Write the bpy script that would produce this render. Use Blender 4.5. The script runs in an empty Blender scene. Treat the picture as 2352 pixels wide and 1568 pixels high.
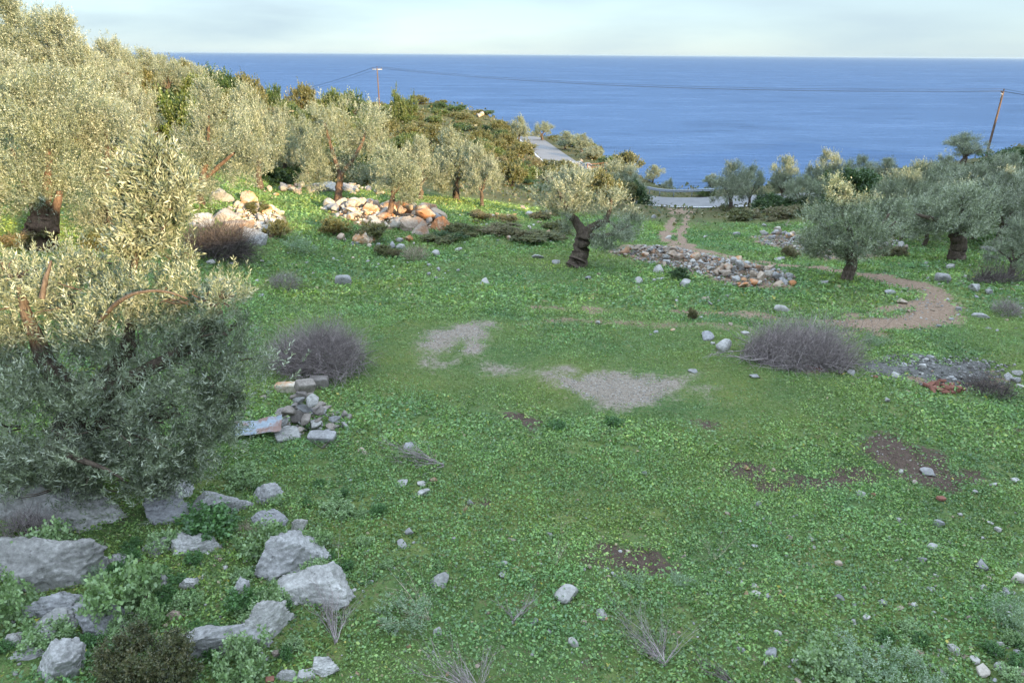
import bpy, bmesh, math
import numpy as np
from mathutils import Vector, Matrix

scene = bpy.context.scene
COL = scene.collection

# ------------------------------------------------------------------ camera
FPX, UC, VC = 1570.0, 1176.0, 784.0            # focal length and centre of the photo measured in its 2352 px wide copy
PITCH, ROLL = math.radians(22.77), math.radians(-0.40)
CAM = np.array([0.0, 0.0, 60.0])
cam_data = bpy.data.cameras.new("camera")
cam_data.sensor_width = 36.0
cam_data.lens = 36.0 * FPX / 2352.0
cam_data.clip_start, cam_data.clip_end = 0.1, 200000.0
cam = bpy.data.objects.new("camera", cam_data)
COL.objects.link(cam)
cam.location = CAM
R_CAM = Matrix.Rotation(math.pi / 2 - PITCH, 3, 'X') @ Matrix.Rotation(-ROLL, 3, 'Z')
cam.rotation_euler = R_CAM.to_euler()
scene.camera = cam

# ------------------------------------------------------------------ sky, sun, exposure
SUN_EL, SUN_AZ = math.radians(12.0), math.radians(40.0)   # the sun stands low, behind and to the right
TO_SUN = np.array([math.sin(SUN_AZ) * math.cos(SUN_EL), -math.cos(SUN_AZ) * math.cos(SUN_EL), math.sin(SUN_EL)])
world = bpy.data.worlds.new("World")
scene.world = world
world.use_nodes = True
wt = world.node_tree
wt.nodes.clear()
def wn(t, **kw):
    n = wt.nodes.new(t)
    for k, v in kw.items():
        setattr(n, k, v)
    return n
w_out, w_bg = wn('ShaderNodeOutputWorld'), wn('ShaderNodeBackground')
sky = wn('ShaderNodeTexSky', sky_type='NISHITA', sun_disc=False)
sky.sun_elevation = SUN_EL
sky.sun_rotation = math.pi - SUN_AZ
sky.altitude = 60.0
sky.air_density, sky.dust_density, sky.ozone_density = 0.9, 0.15, 2.5
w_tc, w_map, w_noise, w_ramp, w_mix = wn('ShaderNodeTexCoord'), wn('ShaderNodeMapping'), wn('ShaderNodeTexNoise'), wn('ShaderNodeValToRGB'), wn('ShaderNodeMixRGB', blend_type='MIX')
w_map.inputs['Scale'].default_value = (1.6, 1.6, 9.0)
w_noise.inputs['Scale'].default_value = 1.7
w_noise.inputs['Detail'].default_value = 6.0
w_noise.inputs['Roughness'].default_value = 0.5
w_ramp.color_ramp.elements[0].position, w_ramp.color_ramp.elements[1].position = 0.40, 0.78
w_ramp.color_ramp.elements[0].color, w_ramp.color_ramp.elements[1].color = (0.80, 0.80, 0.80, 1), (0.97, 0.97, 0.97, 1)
w_sep, w_veil_fill = wn('ShaderNodeSeparateXYZ'), wn('ShaderNodeValToRGB')   # veil colour by elevation; unseen overhead brightness added to fill the shade
while len(w_veil_fill.color_ramp.elements) < 4: w_veil_fill.color_ramp.elements.new(0.5)
for e_, (p_, c_) in zip(w_veil_fill.color_ramp.elements, [(0.0, (.180, .230, .234)), (.20, (.258, .260, .240)), (.50, (.80, .93, 1.0)), (1.0, (.86, .98, 1.0))]):
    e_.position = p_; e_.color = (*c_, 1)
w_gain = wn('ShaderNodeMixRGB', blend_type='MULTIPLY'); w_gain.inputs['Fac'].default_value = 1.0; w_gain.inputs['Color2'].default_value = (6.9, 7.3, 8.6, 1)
L = wt.links.new
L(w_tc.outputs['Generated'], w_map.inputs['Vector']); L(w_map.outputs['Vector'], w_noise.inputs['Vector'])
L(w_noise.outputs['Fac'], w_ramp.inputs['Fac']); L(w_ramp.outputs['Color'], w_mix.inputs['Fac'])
L(w_tc.outputs['Generated'], w_sep.inputs[0]); L(w_sep.outputs['Z'], w_veil_fill.inputs['Fac']); L(w_veil_fill.outputs['Color'], w_gain.inputs['Color1']); L(w_gain.outputs['Color'], w_mix.inputs['Color2'])
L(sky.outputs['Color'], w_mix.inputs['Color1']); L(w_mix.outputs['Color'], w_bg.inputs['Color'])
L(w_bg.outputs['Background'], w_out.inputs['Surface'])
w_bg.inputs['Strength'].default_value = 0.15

sun_data = bpy.data.lights.new("sun", 'SUN')
sun_data.energy = 5.0
sun_data.angle = math.radians(0.5)
sun_data.color = (1.0, 0.74, 0.42)
sun = bpy.data.objects.new("sun", sun_data)
COL.objects.link(sun)
sun.rotation_euler = Vector(TO_SUN).to_track_quat('Z', 'Y').to_euler()

scene.view_settings.view_transform = 'Standard'
scene.view_settings.look = 'None'
scene.view_settings.gamma = 1.0
scene.view_settings.use_curve_mapping = False
scene.view_settings.exposure = 1.42
scene.cycles.max_bounces = 6
scene.cycles.diffuse_bounces = 3
scene.cycles.glossy_bounces = 2
scene.cycles.transmission_bounces = 3
scene.cycles.use_denoising = True

# ------------------------------------------------------------------ rays and noise
R_NP = np.array(R_CAM)
def rays(u, v):
    u, v = np.asarray(u, float), np.asarray(v, float)
    d = np.stack([(u - UC) / FPX, (VC - v) / FPX, -np.ones_like(u)], -1)
    return d @ R_NP.T
def at(u, v, Y):
    """the point seen at (u, v) that lies Y metres ahead"""
    d = rays(u, v)
    return CAM + d * (np.asarray(Y, float) / d[..., 1])[..., None]

def _hash(i, j, k):
    h = (i.astype(np.uint32) * np.uint32(374761393) + j.astype(np.uint32) * np.uint32(668265263) + k.astype(np.uint32) * np.uint32(2246822519))
    h = (h ^ (h >> np.uint32(13))) * np.uint32(1274126177)
    h = h ^ (h >> np.uint32(16))
    return (h & np.uint32(0xFFFFFF)).astype(np.float64) / float(0xFFFFFF) * 2 - 1
def vnoise(p):
    """value noise in [-1,1] at (N,3) points"""
    p = np.asarray(p, float)
    f = np.floor(p); i = f.astype(np.int64); t = p - f; t = t * t * (3 - 2 * t)
    x, y, z = i[:, 0], i[:, 1], i[:, 2]
    def c(a, b, d): return _hash(x + a, y + b, z + d)
    tx, ty, tz = t[:, 0], t[:, 1], t[:, 2]
    def lx(b, d): return c(0, b, d) * (1 - tx) + c(1, b, d) * tx
    return (lx(0, 0) * (1 - ty) + lx(1, 0) * ty) * (1 - tz) + (lx(0, 1) * (1 - ty) + lx(1, 1) * ty) * tz
def fbm(p, octv=4, gain=0.5, lac=2.03):
    s, a = 0.0, 1.0
    p = np.asarray(p, float)
    for o in range(octv):
        s = s + a * vnoise(p * lac ** o + 17.3 * o); a *= gain
    return s
def noise2(x, y, scale, octv=3, seed=0.0):
    x, y = np.asarray(x, float), np.asarray(y, float)
    return fbm(np.stack([x.ravel() / scale + seed, y.ravel() / scale + seed * 1.7, np.full(x.size, 0.37 + seed)], -1), octv).reshape(x.shape)
def sstep(a, b, x):
    t = np.clip((x - a) / (b - a), 0, 1)
    return t * t * (3 - 2 * t)

# ------------------------------------------------------------------ shape of the land
CTRL = [  # (u, v, Y): where the ground shows in the photo and how far ahead it lies
 (1176,1568,6.4),(0,1568,5.9),(2352,1568,6.6),(600,1568,6.1),(100,1180,9.3),(600,1250,8.8),(1176,1250,9.4),(1800,1250,9.9),(2352,1250,10.0),
 (1176,1100,11.4),(2200,1060,12.6),(700,950,14.3),(1400,890,16.4),(1800,850,17.2),(2200,910,15.6),(2340,950,14.8),(1980,800,19.6),(2200,790,20.0),(2345,800,19.8),
 (1000,780,20.0),(2100,700,24.5),(1176,700,24.3),(600,700,22.5),(300,720,19.5),(1330,612,31.5),(1950,640,29.5),(2200,600,33.0),(2352,600,33.0),
 (1560,540,43),(1500,520,47),(1580,468,70),(1720,462,71),(1700,560,40),(1900,560,40),(1800,520,48),
 (430,520,30),(640,450,42),(775,455,43),(95,570,24),(0,600,21),(900,520,37),(1030,495,41),(1200,490,45),(800,640,28.5),(1030,580,33),(700,560,32),(560,520,33),
 (480,370,50),(230,270,46),(0,290,34),(0,150,50),(400,225,76),(600,255,92),(866,264,178),(866,330,95),(1100,375,88),(700,400,55),(900,420,55),
 (1240,335,132),(1290,375,104),(1380,420,84),(1160,318,142),(1000,266,190),(940,250,188),(1046,284,182),(1110,300,165),(930,300,235),(1050,330,235),(1050,254,310),(970,238,310),(1110,275,305),
 (1690,488,58),(2000,480,55),(2300,480,52),(2290,352,104),(1900,432,72),(2300,400,78),(2352,520,42),
]
c = np.array(CTRL, float)
P_CTRL = at(c[:, 0], c[:, 1], c[:, 2])
EXTRA = np.array([(-60, 30, 63), (-75, 70, 62), (-80, 140, 51), (-75, 220, 42), (-75, 310, 32), (-25, 10, 55.6), (-14, 2, 54.2), (0, 0, 53.4), (14, 2, 53.0),
                  (30, 15, 52.8), (60, 30, 52), (110, 60, 50), (110, 105, 47), (70, 60, 49), (0, -25, 53), (-30, -25, 56), (35, -25, 53.0)], float)
P_CTRL = np.vstack([P_CTRL, EXTRA])
def _tpsk(r2): return 0.5 * r2 * np.log(np.maximum(r2, 1e-9))
S_T = 40.0
_xy = P_CTRL[:, :2] / S_T
_n = len(_xy)
_K = _tpsk(((_xy[:, None] - _xy[None]) ** 2).sum(-1)) + np.eye(_n) * 2e-4
_P = np.hstack([np.ones((_n, 1)), _xy])
_A = np.block([[_K, _P], [_P.T, np.zeros((3, 3))]])
_W = np.linalg.solve(_A, np.concatenate([P_CTRL[:, 2], np.zeros(3)]))
def tps(x, y):
    q = np.stack([x, y], -1) / S_T
    out = np.empty(len(q))
    for s in range(0, len(q), 20000):
        b = q[s:s + 20000]
        out[s:s + 20000] = _tpsk(((b[:, None] - _xy[None]) ** 2).sum(-1)) @ _W[:_n] + _W[_n] + b @ _W[_n + 1:]
    return out

def seg_dist(x, y, poly, closed=False):
    """distance to a polyline and the position (segment index + t) of the nearest point"""
    P = np.asarray(poly, float)
    if closed: P = np.vstack([P, P[:1]])
    best = np.full(x.shape, 1e18); pos = np.zeros(x.shape)
    for i in range(len(P) - 1):
        a, b = P[i, :2], P[i + 1, :2]
        ab = b - a
        t = np.clip(((x - a[0]) * ab[0] + (y - a[1]) * ab[1]) / max(ab @ ab, 1e-12), 0, 1)
        d2 = (x - a[0] - t * ab[0]) ** 2 + (y - a[1] - t * ab[1]) ** 2
        m = d2 < best
        best[m] = d2[m]; pos[m] = i + t[m]
    return np.sqrt(best), pos
def inside(x, y, poly):
    P = np.asarray(poly, float)
    r = np.zeros(x.shape, bool)
    j = len(P) - 1
    for i in range(len(P)):
        xi, yi, xj, yj = P[i, 0], P[i, 1], P[j, 0], P[j, 1]
        r ^= ((yi > y) != (yj > y)) & (x < (xj - xi) * (y - yi) / (yj - yi + 1e-12) + xi)
        j = i
    return r
LAND = [(400, -400), (400, 190), (140, 135), (84, 116), (62, 97), (42, 84), (22, 80), (18, 84), (16.5, 97), (15, 125), (10, 150), (4, 186), (-1, 230), (-5, 285),
        (-9, 318), (-40, 345), (-130, 380), (-400, 400), (-400, -400)]
RIDGE_Q = np.array([-200, -20, 2, 9, 19, 30, 45, 51, 53, 55.5, 58, 62, 90, 250], float)
RIDGE_DZ = np.array([0.0, -0.5, -0.7, 0.1, -0.6, -1.9, -2.3, -2.0, 0.3, 0.3, -1.9, -1.9, -0.3, 0.8], float)
SHADE_REF, P_RIDGE = 51.6, 62.0     # height of the shadow plane 32 m beyond the camera, and how far off towards the sun the ridge stands
def ridge(x, y):
    p = x * math.sin(SUN_AZ) - y * math.cos(SUN_AZ)
    q = x * math.cos(SUN_AZ) + y * math.sin(SUN_AZ)
    top = SHADE_REF + (P_RIDGE + 32.3) * math.tan(SUN_EL) + np.interp(q, RIDGE_Q, RIDGE_DZ) + 0.35 * noise2(q, q * 0, 2.3, 3, 5.0)
    up = sstep(10, P_RIDGE, p)
    return p, top, up
def h_base(x, y):
    x, y = np.asarray(x, float).ravel(), np.asarray(y, float).ravel()
    rr = np.hypot(x, y - 60)
    k = np.minimum(1.0, 330.0 / np.maximum(rr, 1e-6))
    z = tps(x * k, (y - 60) * k + 60)
    z = np.where(y < 2, z * sstep(-30, 2, y) + 54.0 * (1 - sstep(-30, 2, y)), z)
    # micro relief
    near = 1 - sstep(60, 140, np.hypot(x, y))
    z = z + near * (0.10 * noise2(x, y, 3.1, 3, 1.0) + 0.035 * noise2(x, y, 0.7, 2, 2.0)) + (1 - near) * 0.8 * noise2(x, y, 14.0, 3, 3.0)
    d, _ = seg_dist(x, y, LAND, True)
    d = np.where(inside(x, y, LAND), 0, d)
    z = z - np.where(d > 0, 1.25 * d + 1.0 * noise2(x, y, 5.0, 3, 9.0) * sstep(0, 8, d), 0)
    p, top, up = ridge(x, y)
    z = np.where(p > 10, z * (1 - up) + np.maximum(top, z) * up, z)
    return np.maximum(z, -6.0)
# the asphalt road follows the hillside; the ground is levelled along it
ROAD_UVY = [(1205, 312, 158), (1222, 322, 145), (1244, 340, 130), (1276, 366, 110), (1330, 405, 92), (1410, 446, 78), (1480, 461, 72.5), (1560, 466, 70.5), (1640, 465, 70), (1730, 461, 70.5), (1850, 455, 73), (2050, 447, 77)]
_r = np.array(ROAD_UVY, float)
_rp = at(_r[:, 0], _r[:, 1], _r[:, 2])
def smooth_line(P, per=8, it=2):
    P = np.asarray(P, float)
    t = np.linspace(0, len(P) - 1, (len(P) - 1) * per + 1)
    Q = np.stack([np.interp(t, np.arange(len(P)), P[:, k]) for k in range(P.shape[1])], -1)
    for _ in range(it):
        K = np.ones(per) / per
        pad = np.pad(Q, ((per // 2, per - 1 - per // 2), (0, 0)), mode='edge')
        Q = np.stack([np.convolve(pad[:, k], K, 'valid') for k in range(Q.shape[1])], -1)
    return Q
ROAD = smooth_line(_rp)
def H(x, y):
    x, y = np.asarray(x, float).ravel(), np.asarray(y, float).ravel()
    z = h_base(x, y)
    m = (y > 55) & (x > -5) & (x < 60) & (y < 180)
    if m.any():
        d, pos = seg_dist(x[m], y[m], ROAD)
        zr = np.interp(pos, np.arange(len(ROAD)), ROAD[:, 2])
        w = 1 - sstep(3.2, 7.5, d)
        z[m] = z[m] * (1 - w) + (zr - 0.06) * w
    return z
_T = 4.0 * (1.012 ** np.arange(0, 400))
def hit(u, v):
    """where the line of sight through (u, v) first meets the ground"""
    u, v = np.atleast_1d(np.asarray(u, float)), np.atleast_1d(np.asarray(v, float))
    d = rays(u, v)
    out = np.zeros((len(u), 3))
    P = CAM + d[:, None, :] * _T[None, :, None]
    h = H(P[..., 0], P[..., 1]).reshape(P.shape[:2])
    below = P[..., 2] < h
    for i in range(len(u)):
        k = int(np.argmax(below[i])) if below[i].any() else len(_T) - 1
        if k == 0: k = 1
        a, b = P[i, k - 1, 2] - h[i, k - 1], P[i, k, 2] - h[i, k]
        f = a / (a - b) if (a - b) != 0 else 0
        t = _T[k - 1] + (_T[k] - _T[k - 1]) * min(max(f, 0), 1)
        out[i] = CAM + d[i] * t
    return out
def hit1(u, v): return hit([u], [v])[0]
def pxm(p):
    """metres per photo pixel at point p"""
    return float(np.linalg.norm(np.asarray(p) - CAM)) / FPX

# ------------------------------------------------------------------ bare ground: measured outlines on the land
TRACK_UV = [  # (u, v, half width in metres, strength)
 [(1564,470,2.6,1),(1562,480,1.6,1),(1560,490,1.0,1)],
 [(1552,486,.5,1),(1540,520,.42,1),(1530,542,.42,1),(1545,562,.5,1)],
 [(1582,486,.5,1),(1572,520,.45,1),(1560,542,.45,1),(1580,565,.5,1)],
 [(1555,565,.7,1),(1610,578,.6,1),(1680,592,.6,1),(1760,603,.55,.9),(1850,612,.6,.9),(1950,625,.75,1),(2030,638,.9,1),(2090,655,1.0,1),(2140,672,1.1,1),(2165,694,1.1,1),(2140,718,1.2,1),(2080,738,1.2,1),(2000,745,1.0,1),(1920,742,.7,.9),(1840,735,.5,.75),(1740,722,.45,.7),(1600,716,.4,.65),(1450,716,.4,.65),(1330,714,.4,.65),(1230,705,.35,.6)],
 [(1950,690+35,.7,.9),(2040,712,.6,.9),(2110,695,.7,1)],
 [(1200,745,.5,.55),(1300,735,.4,.6),(1450,742,.35,.5),(1650,748,.35,.5),(1850,762,.5,.6),(2030,768,.6,.6)],
]
GRAVEL_UV = [  # outlines (u, v)
 [(960,775),(985,757),(1050,745),(1085,738),(1140,742),(1120,775),(1105,810),(1075,812),(1060,780),(1045,798),(1000,808),(970,795)],
 [(975,818),(1010,822),(1045,832),(1020,845),(985,836)],
 [(1105,838),(1180,836),(1215,852),(1150,858)],
 [(1215,848),(1280,852),(1305,840),(1330,868),(1400,852),(1450,853),(1520,868),(1545,862),(1600,868),(1560,885),(1535,910),(1510,925),(1430,936),(1380,930),(1320,905),(1265,878)],
 [(1580,880),(1640,878),(1690,905),(1620,905)],
]
SOIL_UV = [
 [(1990,985),(2060,1000),(2130,1030),(2180,1060),(2250,1085),(2280,1115),(2220,1125),(2120,1120),(2040,1080),(2000,1040)],
 [(1670,1065),(1740,1068),(1810,1082),(1760,1102),(1690,1090)],
 [(1800,1100),(1900,1090),(2000,1075),(2050,1100),(1960,1118),(1860,1125),(1760,1120)],
 [(1365,1290),(1400,1250),(1470,1258),(1540,1292),(1555,1318),(1440,1322),(1370,1312)],
 [(1160,945),(1200,950),(1235,965),(1215,985),(1180,970)],
 [(1055,1140),(1110,1135),(1120,1165),(1070,1170)],
 [(1390,1545),(1330,1560),(1330,1500),(1372,1480),(1385,1520)],
 [(1610,970),(1650,975),(1640,990),(1600,985)],
 [(2290,985),(2352,985),(2352,998),(2280,996)],
 [(80,1180),(220,1190),(330,1180),(300,1205),(180,1225),(100,1240)],
 [(150,1370),(220,1380),(300,1400),(240,1440),(160,1410)],
 [(1120,530),(1140,540),(1110,545)],
]
def _lines(uv):
    out = []
    for s in uv:
        a = np.array(s, float)
        out.append((hit(a[:, 0], a[:, 1]), a[:, 2:]))
    return out
TRACKS = _lines(TRACK_UV)
GRAVELS = [hit(np.array(s, float)[:, 0], np.array(s, float)[:, 1]) for s in GRAVEL_UV]
SOILS = [hit(np.array(s, float)[:, 0], np.array(s, float)[:, 1]) for s in SOIL_UV]
DIRT_UV = [  # earth showing under the heaps of stones
 [(1395,575),(1430,562),(1470,562),(1530,572),(1580,572),(1620,590),(1690,598),(1750,606),(1800,622),(1826,640),(1822,660),(1770,664),(1716,662),(1680,652),(1640,648),(1590,628),(1540,614),(1480,602),(1420,588)],
 [(1718,548),(1760,536),(1850,540),(1990,556),(2085,568),(2075,588),(1900,598),(1790,572),(1740,560)],
 [(735,478),(770,464),(830,466),(900,478),(1000,490),(1030,520),(960,530),(830,520),(750,496)],
 [(530,470),(645,478),(655,520),(640,550),(560,540)],
 [(1960,840),(2330,840),(2330,905),(2150,895)], [(1820,838),(1940,845),(1960,865),(1850,855)],
]
DIRTS = [hit(np.array(s, float)[:, 0], np.array(s, float)[:, 1]) for s in DIRT_UV]
def blot(x, y, polys, soft, seed):
    m = np.zeros(x.shape)
    wob = 0.30 * noise2(x, y, 0.55, 3, seed) + 0.10 * noise2(x, y, 0.16, 2, seed + 1)
    for P in polys:
        lo, hi = P[:, :2].min(0) - 2, P[:, :2].max(0) + 2
        b = (x > lo[0]) & (x < hi[0]) & (y > lo[1]) & (y < hi[1])
        if not b.any(): continue
        d, _ = seg_dist(x[b], y[b], P, True)
        d = np.where(inside(x[b], y[b], P), -d, d)
        m[b] = np.maximum(m[b], 1 - sstep(-soft, soft, d + wob[b]))
    return m
def masks(x, y):
    x, y = np.asarray(x, float).ravel(), np.asarray(y, float).ravel()
    tr = np.zeros(x.shape)
    wob = 0.28 * noise2(x, y, 0.8, 3, 21.0) + 0.25 * noise2(x, y, 2.2, 2, 23.0)
    for P, w in TRACKS:
        lo, hi = P[:, :2].min(0) - 3, P[:, :2].max(0) + 3
        b = (x > lo[0]) & (x < hi[0]) & (y > lo[1]) & (y < hi[1])
        if not b.any(): continue
        d, pos = seg_dist(x[b], y[b], P)
        hw = np.interp(pos, np.arange(len(P)), w[:, 0]); st = np.interp(pos, np.arange(len(P)), w[:, 1])
        tr[b] = np.maximum(tr[b], st * (1 - sstep(hw * 0.15, hw * 1.25, d + 1.2 * wob[b])))
    tr = np.maximum(tr, .85 * blot(x, y, DIRTS, 0.5, 47.0))
    gr = blot(x, y, GRAVELS, 0.85, 31.0)
    so = blot(x, y, SOILS, 0.50, 41.0)
    # stony, shrubby hill ground away from the meadow
    hill = np.maximum(sstep(44, 56, y - 0.55 * (x - 2) * (x < 2)) , sstep(2.0, -3.0, x + 13.5 + 0.12 * (y - 24)) * sstep(14, 20, y))
    hill = np.maximum(hill * 0.0 + sstep(46, 56, y), sstep(0, 6, -x - 13.0 - 0.25 * (y - 30)) * sstep(26, 34, y))
    tr = np.maximum(tr, 0)
    return tr, gr, so, hill

# ------------------------------------------------------------------ mesh helpers
def build_mesh(name, verts, faces, mats, col=None, smooth=False, mat_idx=None):
    """verts (N,3); faces: (M,3|4) array or list of such arrays; col (N,4) per-vertex colour"""
    if not isinstance(faces, list): faces = [faces]
    faces = [np.asarray(f, np.int32) for f in faces if len(f)]
    me = bpy.data.meshes.new(name)
    verts = np.asarray(verts, np.float32)
    me.vertices.add(len(verts)); me.vertices.foreach_set('co', verts.ravel())
    nl = sum(f.size for f in faces); npg = sum(len(f) for f in faces)
    me.loops.add(nl); me.polygons.add(npg)
    me.loops.foreach_set('vertex_index', np.concatenate([f.ravel() for f in faces]))
    tot = np.concatenate([np.full(len(f), f.shape[1], np.int32) for f in faces])
    me.polygons.foreach_set('loop_start', np.concatenate([[0], np.cumsum(tot)[:-1]]).astype(np.int32))
    if smooth: me.polygons.foreach_set('use_smooth', np.ones(npg, bool))
    for m in (mats if isinstance(mats, (list, tuple)) else [mats]): me.materials.append(m)
    if mat_idx is not None: me.polygons.foreach_set('material_index', np.asarray(mat_idx, np.int32))
    if col is not None:
        a = me.color_attributes.new('Col', 'FLOAT_COLOR', 'POINT')
        a.data.foreach_set('color', np.asarray(col, np.float32).ravel())
    me.update(calc_edges=True)
    return me
def add(name, me, parent=None, loc=(0, 0, 0), rot=(0, 0, 0), sc=(1, 1, 1)):
    o = bpy.data.objects.new(name, me)
    COL.objects.link(o)
    o.location, o.rotation_euler, o.scale = loc, rot, sc
    if parent is not None: o.parent = parent
    return o
def tag(o, label=None, cat=None, group=None, kind=None):
    if label: o['label'] = label
    if cat: o['category'] = cat
    if group: o['group'] = group
    if kind: o['kind'] = kind
    return o
class MB:
    """collects pieces of geometry for one mesh"""
    def __init__(s): s.v, s.f, s.c, s.n = [], [], [], 0
    def put(s, v, f, c=None):
        v = np.asarray(v, float); s.v.append(v)
        for q in (f if isinstance(f, list) else [f]):
            if len(q): s.f.append(np.asarray(q, np.int64) + s.n)
        s.c.append(np.zeros((len(v), 4)) if c is None else (np.tile(np.asarray(c, float), (len(v), 1)) if np.ndim(c) == 1 else np.asarray(c, float)))
        s.n += len(v)
    def mesh(s, name, mats, smooth=False, col=True):
        tri = [q for q in s.f if q.shape[1] == 3]; quad = [q for q in s.f if q.shape[1] == 4]
        fs = ([np.vstack(quad)] if quad else []) + ([np.vstack(tri)] if tri else [])
        return build_mesh(name, np.vstack(s.v), fs, mats, np.vstack(s.c) if col else None, smooth)
def norm(a): return a / np.maximum(np.linalg.norm(a, axis=-1, keepdims=True), 1e-9)
def tube(pts, rad, k=6, rough=0.0, seed=0.0, cap=True):
    P = np.asarray(pts, float); n = len(P)
    rad = np.broadcast_to(np.asarray(rad, float), (n,))
    T = norm(np.gradient(P, axis=0))
    ref = np.array([0.31, 0.17, 0.94]) if abs(T[0] @ np.array([0.31, 0.17, 0.94])) < 0.9 else np.array([0.9, 0.3, 0.1])
    A = norm(np.cross(T, ref)); B = np.cross(T, A)
    th = np.arange(k) * 2 * math.pi / k
    ring = P[:, None] + rad[:, None, None] * (np.cos(th)[None, :, None] * A[:, None] + np.sin(th)[None, :, None] * B[:, None])
    V = ring.reshape(-1, 3)
    if rough > 0:
        dirs = norm(V - np.repeat(P, k, 0))
        q = V / max(rad.max(), 1e-3)
        V = V + dirs * (np.repeat(rad, k) * rough * (fbm(q * np.array([2.2, 2.2, 0.7]) + seed, 3)))[:, None]
    i = np.arange(n - 1)[:, None] * k; j = np.arange(k)[None]
    F = np.stack([i + j, i + (j + 1) % k, i + k + (j + 1) % k, i + k + j], -1).reshape(-1, 4)
    if cap:
        V = np.vstack([V, P[-1:]]); e = len(V) - 1
        b = (n - 1) * k
        tri = np.stack([b + np.arange(k), b + (np.arange(k) + 1) % k, np.full(k, e)], -1)
        return V, [F, tri]
    return V, [F]
def box(c, s, R=None):
    v = np.array([(x, y, z) for x in (-.5, .5) for y in (-.5, .5) for z in (-.5, .5)], float) * np.asarray(s, float)
    if R is not None: v = v @ np.asarray(R).T
    f = np.array([(0, 1, 3, 2), (4, 6, 7, 5), (0, 4, 5, 1), (2, 3, 7, 6), (0, 2, 6, 4), (1, 5, 7, 3)])
    return v + np.asarray(c, float), f
def rotz(a): return np.array([(math.cos(a), -math.sin(a), 0), (math.sin(a), math.cos(a), 0), (0, 0, 1.0)])

# ------------------------------------------------------------------ material helpers
class NT:
    def __init__(s, name):
        s.m = bpy.data.materials.new(name); s.m.use_nodes = True
        s.t = s.m.node_tree; s.t.nodes.clear()
        s.out = s.t.nodes.new('ShaderNodeOutputMaterial')
    def n(s, typ, ins=None, **kw):
        nd = s.t.nodes.new(typ)
        for k, v in kw.items(): setattr(nd, k, v)
        for k, v in (ins or {}).items():
            sock = nd.inputs[k]
            if hasattr(v, 'is_output') or isinstance(v, bpy.types.NodeSocket): s.t.links.new(v, sock)
            else: sock.default_value = v
        return nd
    def link(s, a, b): s.t.links.new(a, b)
    def noise(s, scale, detail=4, rough=0.55, vec=None, dim='3D'):
        nd = s.n('ShaderNodeTexNoise', {'Scale': scale, 'Detail': detail, 'Roughness': rough})
        if vec is not None: s.link(vec, nd.inputs['Vector'])
        return nd.outputs['Fac']
    def ramp(s, fac, stops, interp='LINEAR'):
        nd = s.n('ShaderNodeValToRGB'); cr = nd.color_ramp; cr.interpolation = interp
        while len(cr.elements) < len(stops): cr.elements.new(0.5)
        for e, (p, c_) in zip(cr.elements, stops):
            e.position = p; e.color = (*c_, 1) if len(c_) == 3 else c_
        s.link(fac, nd.inputs['Fac']); return nd.outputs['Color']
    def mix(s, fac, a, b, mode='MIX'):
        nd = s.n('ShaderNodeMixRGB', blend_type=mode)
        for k, v in (('Fac', fac), ('Color1', a), ('Color2', b)):
            if isinstance(v, bpy.types.NodeSocket): s.link(v, nd.inputs[k])
            else: nd.inputs[k].default_value = v if k == 'Fac' else (*v, 1)
        return nd.outputs['Color']
    def math(s, op, a, b=0.0, clamp=False):
        nd = s.n('ShaderNodeMath', operation=op, use_clamp=clamp)
        for k, v in ((0, a), (1, b)):
            if isinstance(v, bpy.types.NodeSocket): s.link(v, nd.inputs[k])
            else: nd.inputs[k].default_value = v
        return nd.outputs[0]
    def bump(s, h, strength=0.5, dist=0.05):
        return s.n('ShaderNodeBump', {'Strength': strength, 'Distance': dist, 'Height': h}).outputs['Normal']
    def pos(s): return s.n('ShaderNodeNewGeometry').outputs['Position']
    def obj(s): return s.n('ShaderNodeTexCoord').outputs['Object']
    def pbsdf(s, color, rough=0.8, normal=None, spec=0.3, metal=0.0):
        nd = s.n('ShaderNodeBsdfPrincipled', {'Roughness': rough, 'Specular IOR Level': spec, 'Metallic': metal})
        if isinstance(color, bpy.types.NodeSocket): s.link(color, nd.inputs['Base Color'])
        else: nd.inputs['Base Color'].default_value = (*color, 1)
        if normal is not None: s.link(normal, nd.inputs['Normal'])
        s.link(nd.outputs['BSDF'], s.out.inputs['Surface'])
        return nd
def leaf_material(name, trans=0.3, gloss=0.06):
    """two-sided leaf lit from both sides; the colour of each leaf is its own"""
    t = NT(name)
    col = t.n('ShaderNodeVertexColor', layer_name='Col').outputs['Color']
    rnd = t.n('ShaderNodeObjectInfo').outputs['Random']
    col = t.mix(1.0, col, t.ramp(rnd, [(0, (0.90, 0.92, 0.86)), (1, (1.10, 1.08, 1.12))]), 'MULTIPLY')
    d = t.n('ShaderNodeBsdfDiffuse', {'Color': col})
    tr = t.n('ShaderNodeBsdfTranslucent', {'Color': t.mix(1.0, col, (1.0, 1.08, 0.62), 'MULTIPLY')})
    g = t.n('ShaderNodeBsdfGlossy', {'Color': (0.8, 0.85, 0.85, 1), 'Roughness': 0.45})
    m1 = t.n('ShaderNodeMixShader', {'Fac': trans}); t.link(d.outputs[0], m1.inputs[1]); t.link(tr.outputs[0], m1.inputs[2])
    m2 = t.n('ShaderNodeMixShader', {'Fac': gloss}); t.link(m1.outputs[0], m2.inputs[1]); t.link(g.outputs[0], m2.inputs[2])
    t.link(m2.outputs[0], t.out.inputs['Surface'])
    return t.m
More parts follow.
